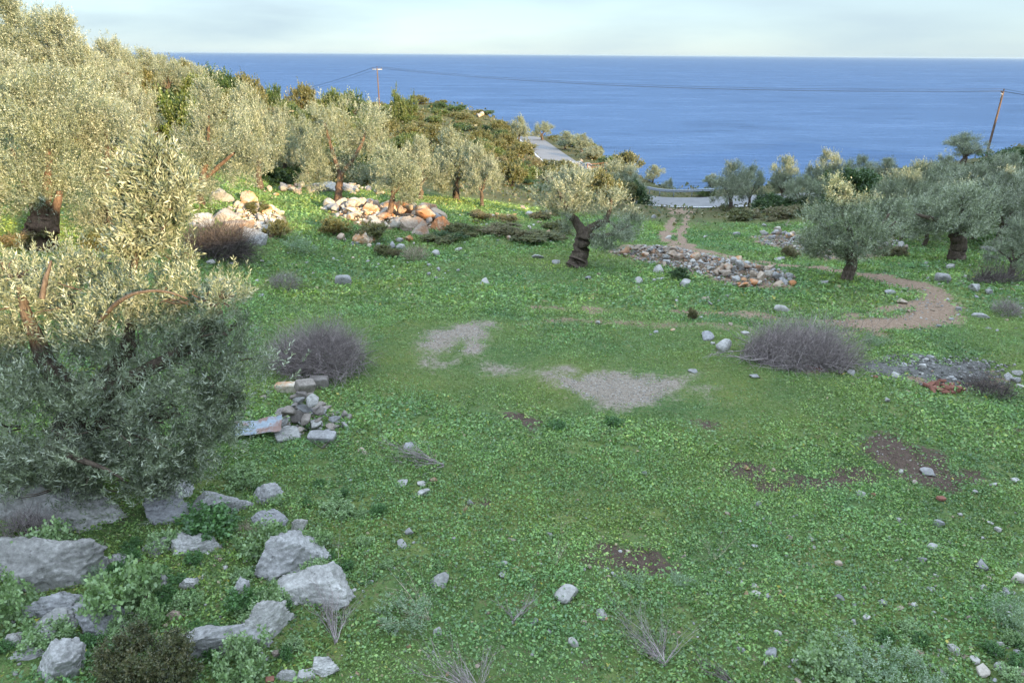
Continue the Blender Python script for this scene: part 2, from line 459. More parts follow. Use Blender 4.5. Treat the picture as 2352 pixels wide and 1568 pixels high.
# ================================================================== LARGE STRUCTURE
# ------------------------------------------------------------------ ground
def ground_material():
    t = NT("meadow_ground")
    P = t.pos()
    a = t.n('ShaderNodeVertexColor', layer_name='Col')
    sep = t.n('ShaderNodeSeparateColor'); t.link(a.outputs['Color'], sep.inputs[0])
    track, gravel, soil, hill = sep.outputs[0], sep.outputs[1], sep.outputs[2], a.outputs['Alpha']
    nb, nm, nf, nx = t.noise(0.22, 3, .5, P), t.noise(1.3, 4, .6, P), t.noise(9.0, 4, .65, P), t.noise(38.0, 3, .6, P)
    npz = t.noise(.45, 3, .55, P)
    g1 = t.ramp(nm, [(.30, (.055, .095, .030)), (.52, (.092, .142, .046)), (.72, (.140, .170, .062))])
    g2 = t.ramp(nf, [(.30, (.028, .055, .018)), (.50, (.085, .138, .044)), (.70, (.155, .200, .078))])
    grass = t.mix(.55, g1, g2)
    grass = t.mix(t.ramp(nb, [(.42, (0, 0, 0)), (.66, (.55, .55, .55))]), grass, (.125, .160, .048))
    grass = t.mix(1.0, grass, t.ramp(npz, [(.32, (.92, 1.02, 1.05)), (.68, (1.38, 1.20, 1.0))]), 'MULTIPLY')
    earth = t.ramp(nf, [(.3, (.075, .050, .032)), (.6, (.17, .115, .075))])
    grass = t.mix(t.ramp(t.mix(.5, nf, nx), [(.54, (0, 0, 0)), (.62, (.75, .75, .75))]), grass, earth)
    hillc = t.ramp(t.mix(.5, nm, nf), [(.32, (.045, .060, .020)), (.5, (.085, .085, .032)), (.64, (.15, .105, .055)), (.78, (.30, .24, .17))])
    grass = t.mix(hill, grass, hillc)
    trc = t.ramp(t.mix(.5, nf, nx), [(.32, (.155, .102, .068)), (.5, (.245, .168, .115)), (.64, (.345, .262, .19)), (.72, (.44, .39, .32))])
    grc = t.ramp(t.mix(.55, nx, nf), [(.34, (.150, .120, .090)), (.5, (.245, .202, .157)), (.62, (.325, .282, .232)), (.72, (.46, .43, .38))])
    soc = t.ramp(t.mix(.5, nf, nx), [(.32, (.042, .032, .025)), (.5, (.090, .062, .047)), (.66, (.150, .108, .082)), (.76, (.35, .31, .27))])
    def m(f, lo=.36, hi=.66):
        s = t.math('ADD', f, t.math('MULTIPLY', t.math('SUBTRACT', t.mix(.45, t.mix(.5, nf, nx), nm), .5), 2.6))
        return t.n('ShaderNodeMapRange', {'Value': s, 'From Min': lo, 'From Max': hi}, interpolation_type='SMOOTHSTEP').outputs[0]
    c = t.mix(m(track), grass, trc)
    c = t.mix(m(gravel, .22, .82), c, grc)
    c = t.mix(m(soil), c, soc)
    # bare rock where the land breaks off towards the water
    geo = t.n('ShaderNodeNewGeometry'); sz = t.n('ShaderNodeSeparateXYZ'); t.link(geo.outputs['True Normal'], sz.inputs[0])
    steep = t.n('ShaderNodeMapRange', {'Value': sz.outputs['Z'], 'From Min': .80, 'From Max': .66}).outputs[0]
    rockc = t.ramp(t.noise(.55, 6, .65, P), [(.35, (.09, .08, .045)), (.5, (.30, .26, .20)), (.62, (.46, .41, .34))])
    c = t.mix(steep, c, rockc)
    hgt = t.mix(.5, nf, nx)
    t.pbsdf(c, .92, t.bump(hgt, 1.0, .09), .15)
    return t.m
def build_ground():
    az = np.concatenate([np.radians(np.arange(-43, 43.01, 0.165)), np.radians(np.arange(45, 316, 2.0))])
    r = np.concatenate([[0.02, 1.0, 2.0], 3.0 * 1.0125 ** np.arange(0, 417)])
    r = r[r < 520]
    A, Rr = np.meshgrid(az, r)
    x, y = (Rr * np.sin(A)), (Rr * np.cos(A))
    z = H(x, y).reshape(x.shape)
    tr, gr, so, hi = masks(x, y)
    col = np.stack([tr, gr, so, hi], -1)
    na, nr = len(az), len(r)
    i = np.arange(nr - 1)[:, None] * na; j = np.arange(na)[None]
    F = np.stack([i + j, i + na + j, i + na + (j + 1) % na, i + (j + 1) % na], -1).reshape(-1, 4)
    me = build_mesh("ground", np.stack([x, y, z], -1).reshape(-1, 3), F, ground_material(), col, True)
    return tag(add("ground", me), "green meadow sloping down towards the sea between stony olive terraces", kind='structure')
build_ground()

# ------------------------------------------------------------------ sea
def sea_material():
    t = NT("sea_water")
    P = t.pos()
    mp = t.n('ShaderNodeMapping', {'Vector': P, 'Rotation': (0, 0, math.radians(3)), 'Scale': (.32, 1.0, 1.0)})
    mp2 = t.n('ShaderNodeMapping', {'Vector': P, 'Rotation': (0, 0, math.radians(-6)), 'Scale': (.40, 1.0, 1.0)})
    w1 = t.noise(.13, 4, .62, mp.outputs[0]); w2 = t.noise(.36, 3, .6, mp2.outputs[0]); w3 = t.noise(.0016, 3, .5, P); w4 = t.noise(.0085, 8, .80, mp.outputs[0]); w5 = t.noise(.022, 5, .75, mp2.outputs[0])
    h = t.math('ADD', t.math('MULTIPLY', w1, 1.0), t.math('MULTIPLY', w2, .38))
    deep = t.ramp(w3, [(.35, (.024, .049, .098)), (.65, (.031, .061, .118))])
    rip = t.mix(.45, w4, w5)
    deep = t.mix(t.ramp(rip, [(.40, (.95, .95, .95)), (.485, (0, 0, 0))]), deep, (.007, .018, .044))  # dark wave facets painted into the water colour in place of reflections
    deep = t.mix(t.ramp(rip, [(.515, (0, 0, 0)), (.62, (.60, .60, .60))]), deep, (.064, .108, .190))  # paler facets, likewise put into the colour
    n = t.bump(h, 1.0, 1.6)
    d = t.n('ShaderNodeBsdfDiffuse', {'Color': deep, 'Normal': n})
    g = t.n('ShaderNodeBsdfGlossy', {'Color': (.50, .70, 1.0, 1), 'Roughness': .25, 'Normal': n})
    fr = t.n('ShaderNodeFresnel', {'IOR': 1.333, 'Normal': n})
    f = t.math('MULTIPLY', fr.outputs[0], .24, True)
    mx = t.n('ShaderNodeMixShader', {'Fac': f}); t.link(d.outputs[0], mx.inputs[1]); t.link(g.outputs[0], mx.inputs[2])
    t.link(mx.outputs[0], t.out.inputs['Surface'])
    return t.m
def build_sea():
    na = 180
    r = np.concatenate([[0.1], np.geomspace(40, 90000, 70)])
    A, Rr = np.meshgrid(np.arange(na) * 2 * math.pi / na, r)
    V = np.stack([Rr * np.sin(A), Rr * np.cos(A), np.zeros_like(A)], -1).reshape(-1, 3)
    i = np.arange(len(r) - 1)[:, None] * na; j = np.arange(na)[None]
    F = np.stack([i + j, i + na + j, i + na + (j + 1) % na, i + (j + 1) % na], -1).reshape(-1, 4)
    tag(add("sea", build_mesh("sea", V, F, sea_material(), None, True)), "open blue sea with fine ripples reaching the horizon", kind='structure')
build_sea()

# ------------------------------------------------------------------ asphalt road
def asphalt():
    t = NT("asphalt"); P = t.pos()
    c = t.ramp(t.mix(.5, t.noise(.5, 4, .6, P), t.noise(22, 3, .6, P)), [(.35, (.140, .138, .138)), (.65, (.205, .200, .196))])
    t.pbsdf(c, .85, t.bump(t.noise(60, 2, .5, P), .3, .01), .3); return t.m
def line_paint():
    t = NT("road_paint"); P = t.pos()
    t.pbsdf(t.ramp(t.noise(6, 4, .6, P), [(.35, (.45, .44, .42)), (.55, (.74, .73, .70))]), .7); return t.m
def ribbon(line, offs0, offs1, dz, thick=0.0):
    P = np.asarray(line); T = norm(np.gradient(P[:, :2], axis=0)); N = np.stack([-T[:, 1], T[:, 0]], -1)
    l = np.c_[P[:, :2] + N * offs0, P[:, 2] + dz]; r = np.c_[P[:, :2] + N * offs1, P[:, 2] + dz]
    n = len(P); V = np.vstack([l, r]); i = np.arange(n - 1)
    F = np.stack([i, i + 1, n + i + 1, n + i], -1)
    return V, F
def build_road():
    mb = MB(); mb.put(*ribbon(ROAD, -2.7, 2.7, 0.02))
    o = tag(add("road", mb.mesh("road", asphalt(), True, False)), "grey asphalt coast road curving round the hillside", kind='structure')
    lp = line_paint()
    mb = MB(); mb.put(*ribbon(ROAD, -2.46, -2.30, 0.035))
    add("edge_line", mb.mesh("edge_line", lp, True, False), o)
build_road()
# ================================================================== TREES AND SHRUBS
def rng(seed): return np.random.default_rng(seed)
def unit_dirs(n, g):
    v = g.normal(size=(n, 3)); return norm(v)
def leaf_sprays(pos, dirs, length, nleaf, ll, lw, col, g, spread=0.75, droop=0.0, jitter=0.12):
    """leafy twigs: along every twig the leaves stand in pairs; returns verts, quads, colours"""
    S = len(pos)
    length = np.broadcast_to(np.asarray(length, float), (S,))
    ref = unit_dirs(S, g)
    A = norm(np.cross(dirs, ref)); B = np.cross(dirs, A)
    t = (np.arange(nleaf) + 0.5 + g.uniform(-.4, .4, (S, nleaf))) / nleaf
    ph = (np.arange(nleaf) * 2.4)[None] + g.uniform(0, 6.28, (S, 1)) + g.normal(0, .35, (S, nleaf))
    side = np.cos(ph)[..., None] * A[:, None] + np.sin(ph)[..., None] * B[:, None]
    base = pos[:, None] + dirs[:, None] * (length[:, None] * t)[..., None]
    base[..., 2] -= droop * (length[:, None] * t) ** 2
    sp = spread * (1.0 - 0.45 * t)[..., None]
    d = norm(dirs[:, None] * (1 - sp * .55) + side * sp + g.normal(0, jitter, (S, nleaf, 3)))
    w = norm(np.cross(d, side * .6 + dirs[:, None] * .4 + g.normal(0, .45, (S, nleaf, 3))))
    l = ll * g.uniform(.7, 1.2, (S, nleaf, 1)); ww = lw * g.uniform(.75, 1.2, (S, nleaf, 1)) * .5
    v = np.stack([base, base + d * l * .45 + w * ww, base + d * l, base + d * l * .45 - w * ww], 2).reshape(-1, 3)
    f = np.arange(S * nleaf * 4).reshape(-1, 4)
    c = np.repeat(np.repeat(col, nleaf, 0) * g.uniform(.72, 1.3, (S * nleaf, 1)), 4, 0)
    return v, f, np.c_[c, np.ones(len(c))]
def palette(n, g, cols, w=None):
    c = np.asarray(cols, float)
    k = g.choice(len(c), n, p=w)
    return c[k] * g.uniform(.85, 1.15, (n, 1))
OLIVE = [(.165, .192, .116), (.232, .258, .170), (.305, .330, .235), (.108, .134, .076), (.41, .425, .325)]
OLIVE_W = [.27, .28, .21, .14, .10]
M_OLIVE = leaf_material("olive_leaf", .22, .08)
M_LEAF = leaf_material("shrub_leaf", .28, .05)
def bark(name, dark, light, scale=1.0):
    t = NT(name); P = t.obj()
    mp = t.n('ShaderNodeMapping', {'Vector': P, 'Scale': (1, 1, .28)})
    n1 = t.noise(7 * scale, 6, .7, mp.outputs[0]); n2 = t.noise(26 * scale, 4, .65, mp.outputs[0])
    h = t.mix(.45, n1, n2)
    c = t.ramp(h, [(.34, dark), (.52, tuple((a + b) / 2 for a, b in zip(dark, light))), (.66, light)])
    t.pbsdf(c, .95, t.bump(h, 1.0, .06 / scale), .1); return t.m
M_BARK = bark("olive_bark", (.035, .027, .021), (.19, .145, .11))
M_BARK_WARM = bark("reddish_olive_bark", (.055, .035, .025), (.24, .16, .115))

def crown_mesh(name, lobes, nspray, g, ll, lw, nleaf, slen, mat=None, cols=OLIVE, colw=OLIVE_W, fill=.45, up=.55, spread=.75, twig_mat=None, lean=(0, 0, 0), tint=1.0, tufts=11):
    """a crown as a cloud of leafy twigs round several lobes (centre, radii)"""
    lb = np.array([[*c_, *r_] for c_, r_ in lobes], float)
    wgt = (lb[:, 3] * lb[:, 4] * lb[:, 5]) ** .72; wgt /= wgt.sum()
    k = g.choice(len(lb), nspray, p=wgt)
    # every lobe is made of tufts: most twigs gather round tuft centres near its surface
    d = unit_dirs(nspray, g)
    rad = g.uniform(0, 1, nspray) ** fill
    if tufts:
        td = unit_dirs(len(lb) * tufts, g); trd = g.uniform(.52, 1.06, len(td))
        j = k * tufts + g.integers(0, tufts, nspray)
        q = td[j] * trd[j][:, None] * .9 + g.normal(0, .17, (nspray, 3))
        loose = g.uniform(0, 1, nspray) < .15
        q[loose] = d[loose] * rad[loose][:, None]
        rad = np.linalg.norm(q, axis=1); d = q / np.maximum(rad, 1e-6)[:, None]
    # uneven surface: each lobe swells and shrinks with direction
    sw = 1 + .30 * fbm(d * 2.1 + k[:, None] * 7.7 + float(g.uniform(0, 50)), 3)
    p = lb[k, :3] + d * lb[k, 3:] * (rad * sw)[:, None]
    # gaps: thin out where a coarse noise is low
    sc = lb[:, 3].mean()
    keep = fbm(p / (sc * .55) + float(g.uniform(0, 90)), 2) > -.24
    p, d, k = p[keep], d[keep], k[keep]
    dr = norm(d * .55 + np.array([0, 0, up]) + np.asarray(lean) + g.normal(0, .38, p.shape))
    shoot = (g.uniform(0, 1, len(p)) < .14) & (d[:, 2] > .1)            # upright young shoots
    dr[shoot] = norm(dr[shoot] * .35 + np.array([0, 0, 1.0]))
    slv = slen * g.uniform(.7, 1.3, len(p)) * np.where(shoot, 1.5, 1.0)
    tone = 1 + .22 * fbm(p / (sc * .5) + 31.0, 2)
    col = palette(len(p), g, cols, colw) * tone[:, None] * tint
    v, f, c_ = leaf_sprays(p - dr * slen * .4, dr, slv, nleaf, ll, lw, col, g, spread)
    mb = MB(); mb.put(v, f, c_)
    return mb.mesh(name, mat or M_OLIVE)
def limb(mb, pts, r0, r1, k=7, rough=.25, seed=0.0, wob=.05, g=None):
    P = smooth_line(np.asarray(pts, float), 6, 1)
    n = len(P)
    if g is not None and wob > 0:
        P = P + wob * np.stack([vnoise(np.stack([np.arange(n) * .5, np.full(n, seed + a * 9.1), np.zeros(n)], -1)) for a in range(3)], -1) * np.sin(np.linspace(0, math.pi, n))[:, None]
    rad = r0 + (r1 - r0) * np.linspace(0, 1, n) ** .8
    v, f = tube(P, rad, k, rough, seed)
    mb.put(v, f)
def olive_proto(seed, lean=0.0, trunk_r=.24, tall=1.0):
    """olive 5 m tall and about 5 m across: (trunk mesh, crown mesh)"""
    g = rng(seed)
    fork = np.array([lean * .5, g.uniform(-.1, .1), 1.25 * tall])
    nl = int(g.integers(4, 7))
    lobes = [((lean + g.uniform(-.3, .3), g.uniform(-.3, .3), 3.5), (1.25, 1.25, 1.15))]
    mb = MB()
    limb(mb, [(0, 0, -.4), (0, 0, 0), (lean * .15, .03, .6), fork], trunk_r * 1.45, trunk_r * .85, 12, .30, seed, .05, g)
    a0 = g.uniform(0, 6.28)
    for i in range(nl):
        a = a0 + i * 6.283 / nl + g.uniform(-.3, .3)
        rr = g.uniform(1.0, 1.55); zz = g.uniform(2.1, 3.5)
        c_ = np.array([lean + rr * math.cos(a), rr * math.sin(a), zz])
        s = g.uniform(.75, 1.2)
        lobes.append((tuple(c_), (s, s, s * g.uniform(.85, 1.2))))
        limb(mb, [fork - (0, 0, .15), fork + (c_ - fork) * .45 + (0, 0, .15), c_], trunk_r * .55, .03, 7, .25, seed + i, .12, g)
    for _ in range(2):
        a = g.uniform(0, 6.28)
        lobes.append(((lean + .5 * math.cos(a), .5 * math.sin(a), g.uniform(4.0, 4.45)), (.6, .6, .62)))
    for _ in range(3):
        a = g.uniform(0, 6.28); lobes.append(((lean + 1.5 * math.cos(a), 1.5 * math.sin(a), g.uniform(1.4, 1.9)), (.65, .65, .7)))
    tr = mb.mesh("trunk", M_BARK, True, False)
    cr = crown_mesh("crown", lobes, 5200, g, .115, .030, 11, .38)
    return tr, cr
OLIVES = [olive_proto(s, ln, tr_) for s, ln, tr_ in ((11, .1, .24), (23, -.2, .20), (37, .25, .22), (41, 0, .28), (59, -.1, .18))]
def place_olive(u, v_top, Y, w, label, kind=0, rot=None, group="olive trees on the slopes", v_base=None, cat="tree", name="olive_tree"):
    """an olive whose top shows at (u, v_top), standing Y metres ahead, w photo pixels across"""
    if v_base is not None:
        b = hit1(u, v_base); Y = b[1]
    top = at(u, v_top, Y)
    if v_base is None:
        b = np.array([top[0], Y, H([top[0]], [Y])[0]])
    h = max(top[2] - b[2], 1.2)
    wm = w * pxm(top)
    tr, cr = OLIVES[kind % 5]
    g = rng(abs(int(u * 7 + v_top * 13)))
    root = tag(add(name, None, None, b, (0, 0, g.uniform(0, 6.28) if rot is None else rot), (wm / 4.9, wm / 4.9, h / 4.95)), label, cat, group)
    add("trunk", tr, root); add("crown", cr, root)
    return root

# ------------------------------------------------------------------ evergreen shrubs
SHRUB_COLS = {
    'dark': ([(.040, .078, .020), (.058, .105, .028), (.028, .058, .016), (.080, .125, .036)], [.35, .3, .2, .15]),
    'olive': ([(.120, .122, .040), (.155, .150, .056), (.085, .094, .030), (.195, .178, .075)], [.3, .3, .25, .15]),
    'bright': ([(.085, .125, .030), (.115, .155, .042), (.058, .090, .022), (.150, .170, .052)], [.3, .3, .2, .2]),
    'brown': ([(.165, .135, .065), (.205, .160, .085), (.120, .110, .046), (.140, .148, .055)], [.3, .25, .25, .2]),
}
def shrub_proto(seed, kind, n=1500):
    """shrub about 2 m across and 1.6 m tall: (stem mesh, foliage mesh)"""
    g = rng(seed)
    lobes = [((0, 0, .75), (.72, .72, .62))]
    mb = MB()
    for i in range(6):
        a = i * 1.05 + g.uniform(-.4, .4); r = g.uniform(.35, .75); s = g.uniform(.34, .55)
        c_ = (r * math.cos(a), r * math.sin(a), g.uniform(.35, 1.05))
        lobes.append((c_, (s, s, s * .9)))
        limb(mb, [(0, 0, -.2), (c_[0] * .4, c_[1] * .4, .3), c_], .05, .012, 5, .2, seed + i, .05, g)
    cols, w = SHRUB_COLS[kind]
    st = mb.mesh("stem", M_BARK, True, False)
    fo = crown_mesh("foliage", lobes, n, g, .085, .052, 9, .20, M_LEAF, cols, w, .40, .5, .95)
    return st, fo
SHRUBS = {k: [shrub_proto(100 + 7 * i + j, k) for j in range(3)] for i, k in enumerate(SHRUB_COLS)}
def place_shrub(p, w, h, kind, label, group=None, seed=0, name="evergreen_shrub", cat="shrub"):
    g = rng(seed)
    st, fo = SHRUBS[kind][seed % 3]
    root = tag(add(name, None, None, p, (0, 0, g.uniform(0, 6.28)), (w / 2.1, w / 2.1, h / 1.65)), label, cat, group)
    add("stem", st, root); add("foliage", fo, root)
    return root
def shrub_at(u, v_top, Y, w, kind, label, group=None, v_base=None, seed=None):
    if v_base is not None: b = hit1(u, v_base)
    else:
        top = at(u, v_top, Y); b = np.array([top[0], Y, H([top[0]], [Y])[0]])
    top = at(u, v_top, b[1])
    h = max(top[2] - b[2], .4)
    return place_shrub(b, w * pxm(b), h, kind, label, group, abs(int(u * 3 + v_top)) if seed is None else seed)

# ------------------------------------------------------------------ olives measured one by one
def custom_olive(label, base, Y, lobes, limbs, nspray, seed, ll=.15, lw=.040, nleaf=10, slen=.42, barkm=None, depth=1.0, k=12, name="olive_tree", flip=0.0, tint=1.0, up=.55, twigs=0):
    """lobes (u, v, ru, rv, depth offset) and limbs [(u, v, r px, depth) ...] as measured at the distance of the trunk"""
    g = rng(seed)
    b = np.asarray(base, float)
    Yb = b[1] if Y is None else Y
    def P(u, v, dy=0.0): return at(u, v, Yb + dy) - b
    s = pxm(b)
    lb = []
    for q in lobes:
        dy = q[4] if len(q) > 4 else 0.0
        lb.append((tuple(P(q[0], q[1], dy)), (q[2] * s, q[2] * s * depth, q[3] * s)))
    cr = crown_mesh("crown", lb, nspray, g, ll, lw, nleaf, slen, up=up, tint=tint)
    mb = MB()
    for li, pts in enumerate(limbs):
        C = np.array([P(q[0], q[1], q[3] if len(q) > 3 else 0.0) for q in pts]); R = np.array([q[2] for q in pts], float) * s
        C2 = smooth_line(C, 6, 1); R2 = np.interp(np.linspace(0, 1, len(C2)), np.linspace(0, 1, len(R)), R)
        n_ = len(C2)
        C2 = C2 + .14 * R2[:, None] * np.stack([vnoise(np.stack([np.arange(n_) * .6, np.full(n_, seed + a * 9.1 + li), np.zeros(n_)], -1)) for a in range(3)], -1)
        v, f = tube(C2, R2, k if R.max() > .1 else 6, .13, seed + li)
        mb.put(v, f)
    if twigs:
        for i in range(twigs):
            q = lb[int(g.integers(len(lb)))]
            d = unit_dirs(1, g)[0]; d[2] = abs(d[2]) * .6
            c_ = np.array(q[0]); a_ = c_ + d * np.array(q[1]) * .35; e_ = c_ + d * np.array(q[1]) * g.uniform(.8, 1.12)
            mid = (a_ + e_) / 2 + unit_dirs(1, g)[0] * .12
            v, f = tube(smooth_line(np.array([a_, mid, e_]), 4, 1), np.linspace(.018, .006, 9), 4)
            mb.put(v, f)
    tr = mb.mesh("trunk", barkm or M_BARK, True, False)
    root = tag(add(name, None, None, b), label, "tree", "olive trees on the slopes")
    add("trunk", tr, root); add("crown", cr, root)
    return root
# old olive in the middle of the meadow, two tufts of crown on a black split trunk
custom_olive("old meadow olive with a leaning black trunk and a broken two-part crown", hit1(1328, 612), None,
    [(1300, 430, 58, 45, .2), (1262, 425, 26, 34), (1335, 420, 30, 40, -.3), (1290, 478, 52, 30, .2), (1348, 470, 24, 40, .5), (1402, 478, 34, 46, -.2), (1395, 450, 22, 26), (1438, 520, 34, 42, .3), (1400, 545, 56, 36, -.3), (1350, 545, 26, 26, .8), (1452, 500, 20, 26, .4), (1300, 515, 22, 18, 1.0)],
    [[(1322, 622, 26), (1328, 600, 22), (1336, 570, 19), (1342, 545, 17), (1338, 528, 15)],
     [(1340, 535, 13), (1322, 508, 9), (1300, 480, 7), (1290, 455, 5), (1278, 425, 3), (1265, 405, 1.5)],
     [(1340, 535, 11), (1362, 520, 8), (1392, 510, 6), (1402, 480, 4), (1405, 450, 2)],
     [(1342, 540, 9), (1375, 545, 6), (1420, 535, 4), (1450, 515, 2)],
     [(1300, 482, 5), (1320, 455, 4), (1335, 425, 2)], [(1352, 522, 5), (1385, 503, 3.5), (1405, 512, 2.5), (1420, 530, 2)],
     [(1318, 618, 16), (1312, 606, 9), (1318, 590, 6)]],
    5200, 301, .095, .025, 11, .32, up=.7, twigs=14)
# olive with a sunlit topknot to the right of the rubble
custom_olive("broad silvery olive with a sunlit topknot and a short dark trunk beside the dirt track", hit1(1948, 640), None,
    [(1925, 450, 32, 34), (1915, 425, 20, 18), (1950, 455, 22, 22), (1930, 505, 62, 36), (1880, 535, 46, 44, -.3), (1960, 540, 62, 48, -.6), (2010, 525, 42, 42, .2), (1985, 480, 30, 32, .3), (2045, 485, 30, 34, .5), (1900, 570, 48, 28, .3), (2000, 565, 34, 22, .3), (1945, 580, 36, 20, .4), (1858, 560, 26, 20, .3)],
    [[(1944, 648, 13), (1950, 625, 11.5), (1956, 605, 10.5), (1958, 585, 9.5)], [(1958, 590, 9), (1930, 555, 6), (1895, 525, 4), (1880, 510, 2)], [(1958, 590, 8), (1955, 540, 6), (1935, 490, 4), (1925, 440, 2)],
     [(1958, 590, 8), (1995, 550, 5), (2025, 520, 4), (2045, 485, 2)], [(2000, 545, 4), (2040, 525, 3), (2062, 505, 2)]],
    7200, 302, .095, .026, 11, .32, up=.6, tint=1.15)  # tint raised to lighten a silvery crown that stands in shade
custom_olive("wide olive with a thick twisted grey trunk right of the dirt track bend", hit1(2196, 598), None,
    [(2215, 440, 36, 22), (2190, 480, 50, 40), (2235, 470, 40, 36, .2), (2150, 490, 52, 36, .3), (2105, 495, 40, 34, .6), (2210, 520, 44, 24, -.4), (2245, 505, 34, 28, .3), (2140, 525, 36, 22, .4), (2090, 520, 28, 22, .6)],
    [[(2194, 606, 20), (2198, 580, 14), (2203, 555, 13), (2200, 535, 15), (2205, 520, 13)], [(2202, 530, 10), (2170, 510, 6), (2130, 500, 4), (2100, 490, 2)], [(2202, 530, 9), (2205, 490, 6), (2215, 445, 2)], [(2204, 530, 8), (2235, 500, 5), (2245, 475, 2)]],
    6600, 303, .10, .028, 11, .34, up=.6, tint=1.15)  # crown colour lightened here too, to brighten it in the shade
# near olive at the left edge: leafy from the ground, its top in the sun
_nb = hit1(120, 1180) ; _nb[1] += .9; _nb[2] = H([_nb[0]], [_nb[1]])[0]
custom_olive("huge near olive, sunlit on top, hanging down over the grey outcrop", _nb, None,
    [(60, 700, 120, 95, .3), (230, 680, 120, 70, .4), (340, 690, 100, 65, .2), (470, 700, 80, 58, .2), (510, 690, 46, 38, .1), (120, 640, 80, 60, .8), (20, 640, 50, 75, .2), (520, 760, 48, 42, 0),
     (120, 850, 170, 110, -.2), (330, 830, 170, 110, -.1), (470, 850, 100, 110, 0), (60, 980, 170, 110, -.4), (260, 980, 170, 110, -.5), (430, 970, 120, 120, -.2), (500, 950, 62, 90, 0), (200, 1090, 130, 60, -.7), (60, 1070, 110, 50, -.6), (390, 1060, 80, 50, -.3), (330, 1110, 60, 34, -.7),
     (215, 610, 56, 36, .9), (400, 600, 50, 30, .8)],
    [[(120, 1230, 60, .5), (140, 1120, 48, .3), (180, 1000, 42, .2), (200, 920, 36, .2)], [(190, 930, 24), (100, 830, 16), (60, 720, 10), (40, 640, 4)], [(200, 930, 24, .2), (280, 830, 16, .5), (310, 720, 6, .6)],
     [(210, 920, 20), (330, 860, 14), (450, 780, 8), (520, 700, 3)], [(190, 790, 5, -.2), (245, 715, 4.2, -.6), (290, 680, 3.4, -.75), (330, 668, 2.6, -.75), (385, 668, 2, -.6), (440, 690, 1.2, -.5)], [(95, 690, 5, -.3), (105, 640, 4, -.2), (120, 590, 2, 0)],
     [(150, 1045, 6, -1.2), (200, 1060, 5, -1.3), (250, 1080, 3, -1.4), (290, 1105, 1.5, -1.4)], [(200, 960, 16), (320, 960, 9), (430, 950, 4)]],
    13500, 304, .082, .019, 14, .26, up=.7, depth=.85, k=14, twigs=170, flip=0)
_sb = at(300, 800, _nb[1] + .5); _sb[2] = H([_sb[0]], [_sb[1]])[0]
custom_olive("young upright olive with long bright shoots rising behind the huge near olive", _sb, None,
    [(352, 430, 44, 56), (322, 495, 34, 50), (398, 455, 40, 40), (352, 372, 22, 32), (345, 540, 48, 34), (300, 560, 30, 26), (385, 510, 36, 30), (415, 420, 18, 22)],
    [[(300, 830, 9), (296, 700, 8), (305, 620, 6.5), (322, 560, 5), (335, 480, 4), (350, 380, 2)], [(318, 575, 4), (370, 520, 3), (405, 450, 1.5)]],
    2600, 314, .11, .026, 12, .32, up=.9, twigs=24)
# big olive behind it with the split reddish trunk
custom_olive("massive sunlit olive at the left with a split reddish trunk", hit1(95, 572), None,
    [(50, 260, 70, 60, .4), (120, 240, 70, 60, .8), (0, 330, 80, 90, .2), (95, 350, 95, 90), (5, 425, 76, 56, -.1), (140, 425, 50, 40, -.1), (160, 380, 60, 80, .4), (60, 420, 70, 60, -.5), (-60, 380, 70, 90), (60, 205, 40, 26, .5), (150, 300, 50, 50, .6)],
    [[(88, 585, 34), (92, 550, 29), (98, 520, 27), (95, 495, 22)], [(112, 525, 16), (122, 500, 10), (128, 478, 8), (140, 430, 5)], [(92, 505, 16), (80, 470, 9), (50, 400, 6), (20, 330, 3)], [(98, 500, 12), (110, 430, 8), (115, 300, 3)]],
    10500, 305, .088, .024, 11, .38, barkm=M_BARK_WARM, up=.6)
custom_olive("tall sunlit olive just right of the split-trunk olive", hit1(262, 566) , None,
    [(225, 290, 50, 60), (270, 330, 60, 70), (240, 400, 50, 70), (290, 420, 48, 60), (200, 450, 40, 60), (270, 500, 60, 48), (235, 240, 36, 40), (310, 360, 34, 44), (220, 520, 40, 34), (180, 270, 34, 40)],
    [[(262, 580, 12), (258, 530, 10), (255, 470, 8), (250, 400, 5), (240, 280, 3)], [(256, 470, 6), (290, 410, 4), (300, 350, 2)], [(256, 480, 6), (215, 440, 4), (205, 400, 2)]],
    7600, 306, .090, .024, 11, .38, up=.6)
custom_olive("sunlit olive on a thin curved trunk above the pale boulders", hit1(462, 470), None,
    [(470, 250, 40, 50), (500, 300, 62, 60), (450, 350, 48, 60), (540, 350, 52, 50), (480, 400, 66, 44), (560, 390, 36, 36), (440, 410, 34, 30), (480, 205, 24, 30), (590, 340, 26, 36)],
    [[(464, 476, 9), (460, 450, 7.5), (456, 428, 7), (468, 400, 6), (480, 340, 4), (478, 250, 2)], [(462, 420, 5), (505, 380, 4), (545, 345, 2)]],
    7200, 307, .095, .026, 11, .40, up=.6, barkm=M_BARK_WARM)
custom_olive("sunlit olive with a double crown standing on top of the rock pile", hit1(776, 462), None,
    [(745, 275, 40, 48), (720, 310, 30, 60), (840, 290, 44, 56, .4), (865, 330, 34, 56, .4), (770, 330, 54, 54), (815, 370, 56, 44), (740, 380, 44, 46), (850, 400, 36, 36), (790, 250, 22, 20), (725, 410, 30, 34)],
    [[(776, 468, 9), (778, 445, 8), (779, 420, 7), (785, 390, 6)], [(782, 400, 5), (760, 340, 4), (742, 270, 2)], [(783, 400, 5), (825, 350, 4), (845, 285, 2)]],
    7200, 308, .10, .027, 11, .42, up=.6, barkm=M_BARK_WARM)
